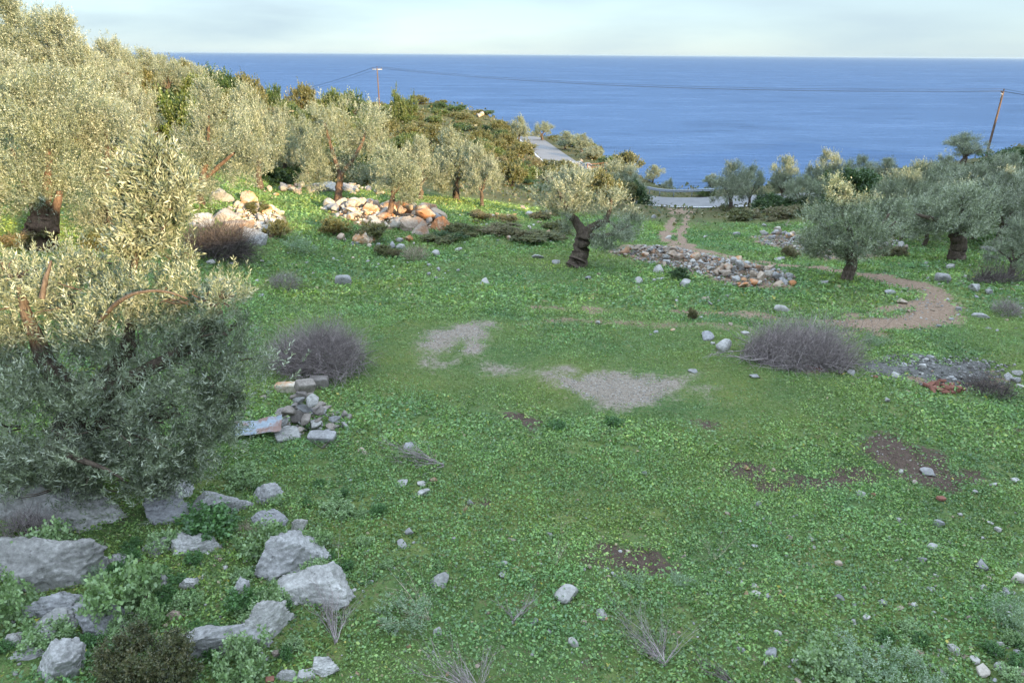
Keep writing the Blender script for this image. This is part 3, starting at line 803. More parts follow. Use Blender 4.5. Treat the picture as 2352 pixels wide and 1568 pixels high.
custom_olive("slender olive rooted among the orange rocks at the end of the rock pile", hit1(893, 503), None,
    [(905, 390, 38, 40), (925, 430, 38, 36), (890, 360, 30, 34), (940, 395, 28, 36), (880, 420, 26, 26), (935, 455, 26, 20)],
    [[(889, 510, 12), (894, 490, 7), (900, 470, 6), (903, 440, 5), (910, 390, 2)], [(901, 450, 3), (925, 420, 2)]],
    3800, 309, .10, .027, 11, .40, up=.6, barkm=M_BARK_WARM)
# ------------------------------------------------------------------ the other olives, left to right
for i, (u, vt, Y, w, lab) in enumerate([
    (30, -30, 44, 170, "olive at the very top corner of the slope, cut by the picture's top left corner"),
    (120, 22, 43, 160, "tall sunlit olive rising against the pale sky at the upper left"),
    (228, 78, 56, 120, "round olive on the skyline between the tall corner olive and the sea"),
    (10, 108, 36, 170, "olive with shaded lower branches below the corner olive"),
    (185, 150, 37, 150, "sunlit olive on the slope below the tall skyline olive"),
    (275, 155, 39, 130, "olive with long bright shoots left of the bright green bush"),
    (565, 192, 43, 150, "olive behind the thin curved trunk olive"),
    (635, 232, 48, 100, "small sunlit olive right of the pair above the pale boulders"),
    (690, 270, 50, 80, "low olive between two taller ones on the sunlit terrace"),
    (960, 310, 46, 130, "leafy olive behind the slender one at the end of the rock pile"),
    (1045, 292, 48, 150, "wide bright olive at the end of the sunlit row"),
    (1105, 335, 46, 100, "olive drooping to the ground at the shaded end of the sunlit row"),
    (1192, 262, 138, 50, "tall olive on the skyline left of the upper road bend"),
    (1246, 278, 146, 52, "olive behind the bend of the upper road"),
    (1300, 300, 128, 60, "rounded olive on the seaward side of the upper road"),
    (1338, 306, 122, 52, "olive on the skyline right of the upper road, above the white rocks"),
    (1362, 335, 112, 54, "dark olive below the white rocks at the skyline"),
    (1345, 385, 84, 110, "olive behind the broken crown of the meadow olive"),
    (1425, 365, 71, 130, "dense dark olive with sunlit top beside the guardrail"),
    (1503, 378, 88, 52, "small sunlit olive at the brow above the guardrail"),
    (1535, 410, 90, 48, "low olive at the brow where the land drops to the sea"),
    (1692, 368, 60, 95, "slim olive with two leaning trunks at the lower road"),
    (1735, 372, 62, 70, "olive behind the slim pair at the lower road"),
    (1640, 398, 78, 50, "small grey olive beyond the lower road against the water"),
    (1812, 356, 63, 80, "olive with a sunlit round top, first of the row right of the road"),
    (1905, 344, 66, 84, "olive with a tall sunlit crown in the row above the rubble"),
    (1975, 356, 78, 66, "olive with a small sunlit cap behind the dark evergreens"),
    (2042, 358, 80, 70, "pale topped olive in the back row of the grove"),
    (1850, 400, 57, 90, "shaded grey olive in front of the row right of the road"),
    (2125, 366, 46, 110, "olive with bright spiky top shoots behind the thick twisted trunk"),
    (2060, 395, 43, 90, "silvery olive between the topknot olive and the thick twisted trunk"),
    (2105, 396, 40, 80, "olive with a sunlit tuft left of the thick twisted trunk"),
    (2185, 350, 58, 90, "tall grey olive with a lit crest in the grove"),
    (2230, 303, 92, 90, "sunlit olive standing left of the leaning power pole"),
    (2300, 352, 44, 120, "olive with lit shoots near the right edge of the grove"),
    (2345, 350, 46, 90, "olive cut by the right edge below the power pole"),
    (2275, 405, 39, 130, "large silvery olive filling the grove at the right"),
    (2362, 498, 29, 120, "silvery olive with branches entering low at the right edge"),
    (2080, 384, 42, 120, "full silvery olive between the two big trunks"), (2250, 372, 44, 140, "broad olive with many lit shoots behind the right edge"), (2342, 388, 37, 140, "full olive leaning in at the right edge"), (2150, 372, 49, 130, "tall olive with a wide lit crest in the right grove"),
    (262, 86, 61, 90, "small skyline olive at the shoulder of the hill"), (312, 108, 67, 100, "low skyline olive left of the little brown tree"), (372, 124, 73, 100, "skyline olive right of the little brown tree"), (430, 135, 80, 90, "skyline olive before the dark flat-topped evergreens"),
    (2160, 420, 38, 90, "grey olive with a dark limb behind the thick twisted trunk"),
    (2330, 420, 40, 110, "shaded olive behind the low branches at the right edge"),
  ]):
    place_olive(u, vt, Y, w, lab, i)
# ------------------------------------------------------------------ measured shrubs and evergreen trees
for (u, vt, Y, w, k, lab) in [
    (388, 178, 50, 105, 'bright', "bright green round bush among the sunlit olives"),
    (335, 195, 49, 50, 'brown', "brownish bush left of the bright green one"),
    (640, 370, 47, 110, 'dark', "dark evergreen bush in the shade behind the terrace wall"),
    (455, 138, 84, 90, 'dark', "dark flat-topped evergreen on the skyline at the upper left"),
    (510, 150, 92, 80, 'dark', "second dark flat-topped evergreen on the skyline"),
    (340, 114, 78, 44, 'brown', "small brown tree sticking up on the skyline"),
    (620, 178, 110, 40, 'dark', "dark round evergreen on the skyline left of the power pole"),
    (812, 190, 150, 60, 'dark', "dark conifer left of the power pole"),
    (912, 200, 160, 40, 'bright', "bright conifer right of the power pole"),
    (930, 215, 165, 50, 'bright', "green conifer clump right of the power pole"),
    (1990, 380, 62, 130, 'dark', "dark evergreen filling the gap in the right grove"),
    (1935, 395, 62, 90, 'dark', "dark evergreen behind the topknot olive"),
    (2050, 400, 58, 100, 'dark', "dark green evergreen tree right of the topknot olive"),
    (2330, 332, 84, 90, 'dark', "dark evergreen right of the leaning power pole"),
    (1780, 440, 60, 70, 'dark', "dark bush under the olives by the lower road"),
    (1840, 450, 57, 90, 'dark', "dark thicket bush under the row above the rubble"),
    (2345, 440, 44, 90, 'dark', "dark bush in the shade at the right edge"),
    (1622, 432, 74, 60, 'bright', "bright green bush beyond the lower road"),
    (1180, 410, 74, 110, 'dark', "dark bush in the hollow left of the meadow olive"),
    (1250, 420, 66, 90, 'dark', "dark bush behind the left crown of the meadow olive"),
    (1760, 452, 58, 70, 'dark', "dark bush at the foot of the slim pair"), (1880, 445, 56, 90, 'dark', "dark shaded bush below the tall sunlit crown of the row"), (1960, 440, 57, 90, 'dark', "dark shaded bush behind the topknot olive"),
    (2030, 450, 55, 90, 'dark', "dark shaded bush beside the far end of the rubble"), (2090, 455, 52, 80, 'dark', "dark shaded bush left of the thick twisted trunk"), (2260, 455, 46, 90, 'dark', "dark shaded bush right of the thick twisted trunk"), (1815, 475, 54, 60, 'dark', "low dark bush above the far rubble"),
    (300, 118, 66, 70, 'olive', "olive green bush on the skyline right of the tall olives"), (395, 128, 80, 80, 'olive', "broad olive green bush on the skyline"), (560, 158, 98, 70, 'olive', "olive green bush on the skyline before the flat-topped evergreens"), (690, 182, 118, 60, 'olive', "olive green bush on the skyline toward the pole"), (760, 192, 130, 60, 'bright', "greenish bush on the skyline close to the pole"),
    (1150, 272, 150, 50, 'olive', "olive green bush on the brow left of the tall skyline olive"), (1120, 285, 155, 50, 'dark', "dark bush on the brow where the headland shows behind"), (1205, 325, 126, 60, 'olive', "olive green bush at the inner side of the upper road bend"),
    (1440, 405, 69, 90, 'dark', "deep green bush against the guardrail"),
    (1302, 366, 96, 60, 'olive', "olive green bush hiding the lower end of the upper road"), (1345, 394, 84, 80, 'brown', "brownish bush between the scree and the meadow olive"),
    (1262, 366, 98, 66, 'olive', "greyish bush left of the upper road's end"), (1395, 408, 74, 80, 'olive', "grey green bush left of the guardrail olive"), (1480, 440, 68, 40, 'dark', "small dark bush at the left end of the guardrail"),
    ]:
    shrub_at(u, vt, Y, w, k, lab, "measured shrubs")
for (u, vb, vt, w, k, lab) in [
    (855, 552, 505, 80, 'olive', "grey green bush below the sunlit rock pile"), (770, 538, 498, 76, 'olive', "low bush left of the orange rocks"),
    (640, 545, 500, 60, 'olive', "bush among the pale boulders"), (590, 490, 462, 60, 'olive', "grey bush on top of the pale boulders"),
    (240, 580, 520, 90, 'olive', "green bush at the foot of the tall left olive"), (50, 570, 520, 90, 'brown', "reddish dry bush at the split trunk"),
    (1010, 556, 538, 100, 'olive', "low bush in the shade right of the rock pile"), (1150, 536, 514, 120, 'brown', "brownish low bush in the shaded terrace"),
    (1230, 552, 532, 140, 'olive', "dark low bush left of the meadow olive's crown"), (1560, 640, 612, 50, 'dark', "dark bush at the edge of the rubble"),
    (1810, 590, 560, 40, 'brown', "brown scrub beside the right rubble"), (2050, 590, 560, 60, 'brown', "brown scrub at the right end of the far rubble"),
    (1700, 505, 480, 70, 'olive', "scrub on the bank below the lower road"), (1790, 500, 474, 80, 'brown', "dead scrub under the shaded row of olives"),
    (1590, 735, 700, 26, 'brown', "tiny dry weed by the wheel track"), (1105, 505, 478, 60, 'brown', "dry scrub along the terrace edge"),
    (905, 590, 566, 36, 'brown', "dry grassy tuft below the rocks"), (880, 585, 560, 46, 'olive', "sage coloured herb tuft below the rocks"),
    ]:
    shrub_at(u, vt, None, w, k, lab, "measured shrubs", vb)
def dark_bush():
    g = rng(880); b = hit1(330, 1600); s = pxm(b)
    lobes = [((0, 0, .30), (.42, .34, .30))]
    for i in range(9):
        a = i * .7; r = g.uniform(.30, .50); lobes.append(((r * math.cos(a) * 1.15, r * math.sin(a), g.uniform(.18, .46)), (.22, .20, .18)))
    root = tag(add("evergreen_shrub", None, None, b + (0, .15, 0)), "dark small-leaved bush at the bottom edge of the picture", "shrub", "measured shrubs")
    mb = MB()
    for i in range(8):
        a = i * .8; limb(mb, [(0, 0, -.15), (.12 * math.cos(a), .12 * math.sin(a), .12), (.4 * math.cos(a), .4 * math.sin(a), .35)], .018, .005, 5, .2, i, .03, g)
    add("stem", mb.mesh("stem", M_BARK, True, False), root)
    add("foliage", crown_mesh("foliage", lobes, 6500, g, .026, .016, 9, .07, M_LEAF, [(.105, .105, .042), (.080, .088, .034), (.145, .130, .062), (.06, .07, .028)], [.3, .3, .2, .2], .45, .5, .95), root)
dark_bush()
def terrace_scrub():
    g = rng(66)
    for i in range(16):
        u, v = g.uniform(1030, 1310), g.uniform(488, 560); k = ('olive', 'brown', 'olive', 'dark')[int(g.integers(4))]
        b = hit1(u, v); w = g.uniform(.8, 2.0)
        place_shrub(b - (0, 0, .1), w, w * g.uniform(.25, .42), k, "low %s scrub on the shaded terrace left of the meadow olive" % {'olive': "grey green", 'brown': "brownish", 'dark': "dark"}[k], "low scrub of the shaded terrace", 300 + i)
terrace_scrub()
def bank_scrub():
    g = rng(67)
    for i in range(14):
        u, v = g.uniform(1640, 1880), g.uniform(478, 512); k = ('brown', 'dark', 'brown', 'olive')[int(g.integers(4))]
        b = hit1(u, v); w = g.uniform(1.0, 2.4)
        place_shrub(b - (0, 0, .1), w, w * g.uniform(.28, .5), k, "low %s scrub on the bank under the shaded row of olives" % {'olive': "grey green", 'brown': "brownish", 'dark': "dark"}[k], "low scrub of the bank by the lower road", 340 + i)
bank_scrub()
# ------------------------------------------------------------------ scrub covering the hillside
def hillside():
    g = rng(77)
    placed = []
    road_xy = ROAD[:, :2]
    specs = [(0, 520, 40, 330)]
    cand = []
    for _ in range(6000):
        Y = 44 + 290 * g.uniform() ** 1.7
        u = g.uniform(-60, 1420)
        cand.append((at(u, 784, Y)[0], Y))
    c_ = np.array(cand)
    z = H(c_[:, 0], c_[:, 1]); hd, _p = seg_dist(c_[:, 0], c_[:, 1], ROAD)
    ins = inside(c_[:, 0], c_[:, 1], LAND)
    n = 0
    # keep only what the land itself does not hide
    tt = np.linspace(.15, .985, 48)[None, :, None]
    tp = np.c_[c_, z + 2.0]; ln = CAM + (tp[:, None] - CAM) * tt
    vis = (ln[..., 2] > H(ln[..., 0], ln[..., 1]).reshape(ln.shape[:2]) - .3).all(1)
    for (x, y), zz, rd, ok in zip(c_, z, hd, ins & vis):
        s = g.uniform(2.6, 5.0) * (1.0 + 1.1 * sstep(110, 260, y))
        if not ok or rd < 3.6 + s * .45: continue
        if x > -11 + (y - 44) * .12 and y < 62: continue          # the terraces and the meadow stay clear
        if y < 52 and x > -22: continue
        if y < 80 and g.uniform() > .40: continue
        if any((x - a) ** 2 + (y - b) ** 2 < ((.29 - .07 * sstep(90, 150, y)) * (s + q)) ** 2 for a, b, q in placed): continue
        placed.append((x, y, s))
        k = ('dark', 'olive', 'bright', 'olive', 'olive', 'olive', 'bright', 'olive', 'brown')[int(g.integers(9))]
        if y > 250: k = ('dark', 'olive', 'dark')[int(g.integers(3))]
        word = {'dark': "dark green", 'olive': "olive green", 'bright': "fresh green", 'brown': "brownish"}[k]
        where = "far headland above the sea" if y > 250 else ("hillside beyond the upper road" if y > 150 else ("hillside below the power pole" if y > 85 else "slope behind the sunlit olives"))
        h = s * g.uniform(.5, .85) * (1 - .45 * sstep(100, 150, y))
        place_shrub((x, y, zz - .1), s, h, k, "%s rounded shrub in the scrub on the %s" % (word, where), "shrubs covering the hillside", n)
        n += 1
        if n >= 262: break
    return placed
HILL_SHRUBS = hillside()
print('hill shrubs', len(HILL_SHRUBS), sum(1 for q in HILL_SHRUBS if q[1] > 100))
# ================================================================== GROUND COVER
def leaves_flat(p, nrm, size, asp, g, col):
    """single leaves: rhombic blades lying across their normal"""
    n = len(p)
    a = norm(np.cross(nrm, unit_dirs(n, g))); b = np.cross(nrm, a)
    s = np.asarray(size)[:, None] * .5; w = s * np.asarray(asp)[:, None]
    v = np.stack([p - a * s, p - b * w + a * s * .15, p + a * s, p + b * w + a * s * .15], 1).reshape(-1, 3)
    c = np.repeat(col, 4, 0)
    return v, np.arange(n * 4).reshape(-1, 4), np.c_[c, np.ones(len(c))]
GREENS = np.array([(.105, .200, .062), (.140, .250, .082), (.185, .310, .110), (.070, .145, .045), (.205, .290, .085), (.130, .220, .115)])
def carpet(name, label, Y0, Y1, dens, size, hmax, seed, clump=.5, grass=.0, only_short=False):
    g = rng(seed)
    wid = lambda y: .80 * y + 1.2
    area = .80 * (Y1 ** 2 - Y0 ** 2) + 2.4 * (Y1 - Y0)
    n = int(area * dens)
    y = np.sqrt(g.uniform(Y0 ** 2, Y1 ** 2, n)); x = g.uniform(-1, 1, n) * wid(y)
    # plants stand in clumps: pull leaves towards plant centres
    k = max(1, int(n / 9))
    cx, cy = x[:k], y[:k]
    idx = g.integers(0, k, n); rad = size * 1.9
    pull = g.uniform(0, 1, n) < clump
    x = np.where(pull, cx[idx] + g.normal(0, rad, n), x); y = np.where(pull, cy[idx] + g.normal(0, rad, n), y)
    ph = np.where(pull, g.uniform(.35, 1.0, k)[idx], g.uniform(.1, .55, n))      # height of the plant the leaf belongs to
    tr, gr, so, hi = masks(x, y)
    bare = np.maximum(np.maximum(tr * 1.0, gr * 1.05), so * .93)
    lush = noise2(x, y, 1.7, 3, 51.0); fine = noise2(x, y, .45, 2, 53.0); big = noise2(x, y, 6.0, 2, 57.0)
    short = sstep(.1, .6, big + .35 * lush) * .7
    # the trodden ground round the gravel stays short and mossy
    gc = np.array([q[:, :2].mean(0) for q in GRAVELS]); dg = np.min(np.hypot(x[:, None] - gc[None, :, 0], y[:, None] - gc[None, :, 1]), 1)
    short = np.maximum(short, (1 - sstep(1.2, 3.4, dg + .6 * lush)) * .95)
    keep = g.uniform(0, 1, n) > np.clip(bare * 1.06 - .02 + hi * .85, 0, 1)
    keep &= (short > .35) if only_short else (g.uniform(0, 1, n) > short * .30)
    keep &= (fine > -.62) | (g.uniform(0, 1, n) < .25)
    x, y, ph, lush, short, fine, big = [q[keep] for q in (x, y, ph, lush, short, fine, big)]
    n = len(x)
    hh = hmax * np.clip(.30 + .55 * sstep(-.7, .8, lush) + .45 * fine, .08, 2) * (1 - .75 * short)
    z = H(x, y) + np.maximum(hh, .01) * ph * g.uniform(.35, 1.0, n)
    nr = norm(np.array([0, 0, 1.0]) + g.normal(0, .75, (n, 3)))
    sz = size * np.exp(np.clip(g.normal(0, .34, n), -1, .62)) * (1 - .35 * short)
    tone = g.choice(len(GREENS), n, p=[.28, .26, .15, .15, .08, .08])
    col = GREENS[tone] * np.array([1.25, 1.16, 1.02]) * (1 + .24 * lush[:, None] + .26 * fine[:, None] + .12 * big[:, None]) * g.uniform(.68, 1.32, (n, 1))
    col = col * (1 - .5 * short[:, None]) + np.array([.185, .220, .070]) * (.5 * short[:, None]) * g.uniform(.8, 1.2, (n, 1))
    pz = noise2(x, y, 2.4, 3, 71.0)                            # patches of other plants: yellower, bluer
    col = col * (1 + pz[:, None] * np.array([.26, .12, -.10]))
    dry = g.uniform(0, 1, n) < .012 + .03 * sstep(.2, .8, pz); col[dry] = np.array([.34, .28, .15]) * g.uniform(.7, 1.2, (dry.sum(), 1))
    yel = (g.uniform(0, 1, n) < .004); col[yel] = (.42, .36, .06)
    pts = np.stack([x, y, z], -1)
    mb = MB()
    isg = g.uniform(0, 1, n) < np.clip(grass + .35 * short, 0, 1)
    a = ~isg
    mb.put(*leaves_flat(pts[a], nr[a], sz[a], g.uniform(.45, .85, a.sum()), g, col[a]))
    if isg.any():
        q = pts[isg].copy(); m = len(q)
        d = norm(np.array([0, 0, 1.0]) + g.normal(0, .45, (m, 3)))
        mb.put(*leaves_flat(q + d * sz[isg][:, None] * .5, norm(np.cross(d, unit_dirs(m, g))), sz[isg] * 1.7, np.full(m, .16), g, col[isg]))
    return tag(add(name, mb.mesh(name, M_LEAF)), label, "ground cover", None, 'stuff')
carpet("clover", "dense green leafy ground cover in the foreground", 4.6, 13.0, 1750, .039, .20, 401, .66, .12)
carpet("clover", "green leafy ground cover in the middle of the meadow", 13.0, 24.0, 700, .058, .20, 402, .6, .18)
carpet("grass", "green grass and herbs on the far half of the meadow", 24.0, 50.0, 190, .105, .18, 403, .55, .28)
carpet("grass", "short mossy grass on the trodden ground round the gravel", 11.0, 23.0, 900, .032, .08, 404, .35, .45, True)
def undergrowth():
    g = rng(420)
    n = 170000
    y = 26 + 300 * g.uniform(0, 1, n) ** 2.0; x = at(g.uniform(-80, 2440, n), np.full(n, 784.0), y)[:, 0]
    tr, gr, so, hi = masks(x, y); rd, _ = seg_dist(x, y, ROAD)
    lush = noise2(x, y, 4.0, 3, 61.0)
    keep = (g.uniform(0, 1, n) < hi * (.25 + .9 * sstep(-.3, .5, lush))) & (rd > 3.4) & inside(x, y, LAND)
    x, y, lush = x[keep], y[keep], lush[keep]; n = len(x)
    sz = (.10 + .0030 * y) * g.uniform(.6, 1.4, n)
    z = H(x, y) + g.uniform(0, 1, n) * (.15 + .55 * sstep(-.2, .6, lush)) * (1 + y / 120)
    cols = np.array([(.060, .085, .024), (.095, .110, .035), (.130, .110, .050), (.045, .070, .018), (.150, .140, .065)])
    col = cols[g.choice(5, n)] * g.uniform(.75, 1.25, (n, 1))
    mb = MB(); mb.put(*leaves_flat(np.stack([x, y, z], -1), norm(np.array([0, 0, .8]) + g.normal(0, .6, (n, 3))), sz, g.uniform(.4, .8, n), g, col))
    tag(add("undergrowth", mb.mesh("undergrowth", M_LEAF)), "low scrub and herbs covering the stony hillside", "undergrowth", None, 'stuff')
undergrowth()
# ================================================================== STONES
def ico(sub):
    bm = bmesh.new(); bmesh.ops.create_icosphere(bm, subdivisions=sub, radius=1.0)
    v = np.array([q.co[:] for q in bm.verts]); f = np.array([[q.index for q in p.verts] for p in bm.faces]); bm.free()
    return v, f
ICO = {k: ico(k) for k in (3, 4, 6)}
def stone_material(name, dark, mid, light, stain=None, stain_amt=.5, scale=1.0, lichen=.64):
    t = NT(name); P = t.obj(); G = t.pos()
    rnd = t.n('ShaderNodeObjectInfo').outputs['Random']
    n1 = t.noise(2.2 * scale, 6, .68, G); n2 = t.noise(14 * scale, 5, .7, G); n3 = t.noise(60 * scale, 3, .6, G)
    c = t.ramp(t.mix(.5, n1, n2), [(.33, dark), (.50, mid), (.66, light)])
    c = t.mix(t.ramp(t.mix(.5, n2, n3), [(lichen, (0, 0, 0)), (lichen + .08, (.75, .75, .75))]), c, tuple(min(1, q * 1.35) for q in light))
    c = t.mix(t.ramp(t.noise(5.5 * scale, 4, .75, G), [(.28, (.85, .85, .85)), (.40, (0, 0, 0))]), c, tuple(q * .45 for q in dark))
    if stain is not None:
        st = t.ramp(t.math('ADD', t.noise(1.4 * scale, 4, .6, G), t.math('MULTIPLY', t.math('SUBTRACT', rnd, .5), stain_amt)), [(.50, (0, 0, 0)), (.62, (.9, .9, .9))])
        c = t.mix(st, c, stain)
    c = t.mix(1.0, c, t.ramp(rnd, [(0, (.80, .80, .82)), (1, (1.15, 1.12, 1.06))]), 'MULTIPLY')
    h = t.mix(.4, n1, t.mix(.5, n2, n3))
    t.pbsdf(c, .92, t.bump(h, 1.0, .05 / scale), .15); return t.m
M_STONE = {
    'grey': stone_material("grey_limestone", (.145, .142, .136), (.29, .284, .275), (.48, .472, .46)),
    'pale': stone_material("pale_limestone", (.18, .172, .162), (.315, .305, .288), (.46, .45, .43)),
    'cream': stone_material("cream_limestone", (.26, .225, .18), (.45, .40, .33), (.62, .57, .49), (.36, .19, .09), .20),
    'orange': stone_material("orange_stained_limestone", (.24, .175, .125), (.38, .30, .225), (.52, .44, .36), (.34, .145, .06), .26),
    'tan': stone_material("tan_stone", (.17, .135, .108), (.30, .245, .195), (.43, .365, .30), (.30, .17, .10), .12),
    'dark': stone_material("dark_grey_stone", (.11, .107, .102), (.215, .21, .202), (.37, .363, .35)),
    'concrete': stone_material("old_concrete", (.13, .11, .095), (.235, .205, .18), (.34, .305, .275), None, 0, 1.4),
}
def rock_shape(seed, sub=3, cuts=13, rough=.075, sharp=(.36, .72), ridges=0.0):
    g = rng(seed); v, f = ICO[sub]; v = v.copy()
    for n in unit_dirs(cuts, g):
        o = g.uniform(*sharp); s = v @ n - o
        v -= np.maximum(s, 0)[:, None] * n * .93
    q = v * 1.3 + seed * 3.1
    d = rough * (fbm(q * 1.7, 4) * .9 + .35 * np.abs(fbm(q * 4.1, 3)))
    if sub >= 5: d = d + .05 * rough / .1 * np.abs(vnoise(q * 11)) + ridges * (np.abs(fbm(q * np.array([2.4, 2.4, 7.0]), 3)) - .4)
    v = v * (1 + d)[:, None]
    v /= np.abs(v).max(0)                       # unit half-extents
    return v, f
ROCKS = {k: [build_mesh("rock", *rock_shape(900 + 17 * i, 3), M_STONE[k], None, i % 2 == 0) for i in range(5)] for k in ('grey', 'pale', 'cream', 'orange', 'tan', 'dark', 'concrete')}
n_stone = [0]
def put_rock(p, w, label, kind='grey', group=None, seed=None, hgt=.62, dep=.8, sink=.30, name="stone", cat="stone", tilt=.25, yaw=None):
    n_stone[0] += 1
    sd = n_stone[0] * 31 if seed is None else seed
    g = rng(sd)
    me = ROCKS[kind][int(g.integers(5))]
    a, b, c_ = w / 2, w / 2 * dep, w / 2 * hgt
    o = add(name, me, None, (p[0], p[1], p[2] + c_ * (1 - 2 * sink)), (g.normal(0, tilt), g.normal(0, tilt), g.uniform(0, 6.28) if yaw is None else yaw), (a, b, c_))
    return tag(o, label, cat, group)
def rock_uv(u, v, wpx, label, kind='grey', **kw):
    p = hit1(u, v); return put_rock(p, wpx * pxm(p), label, kind, **kw)

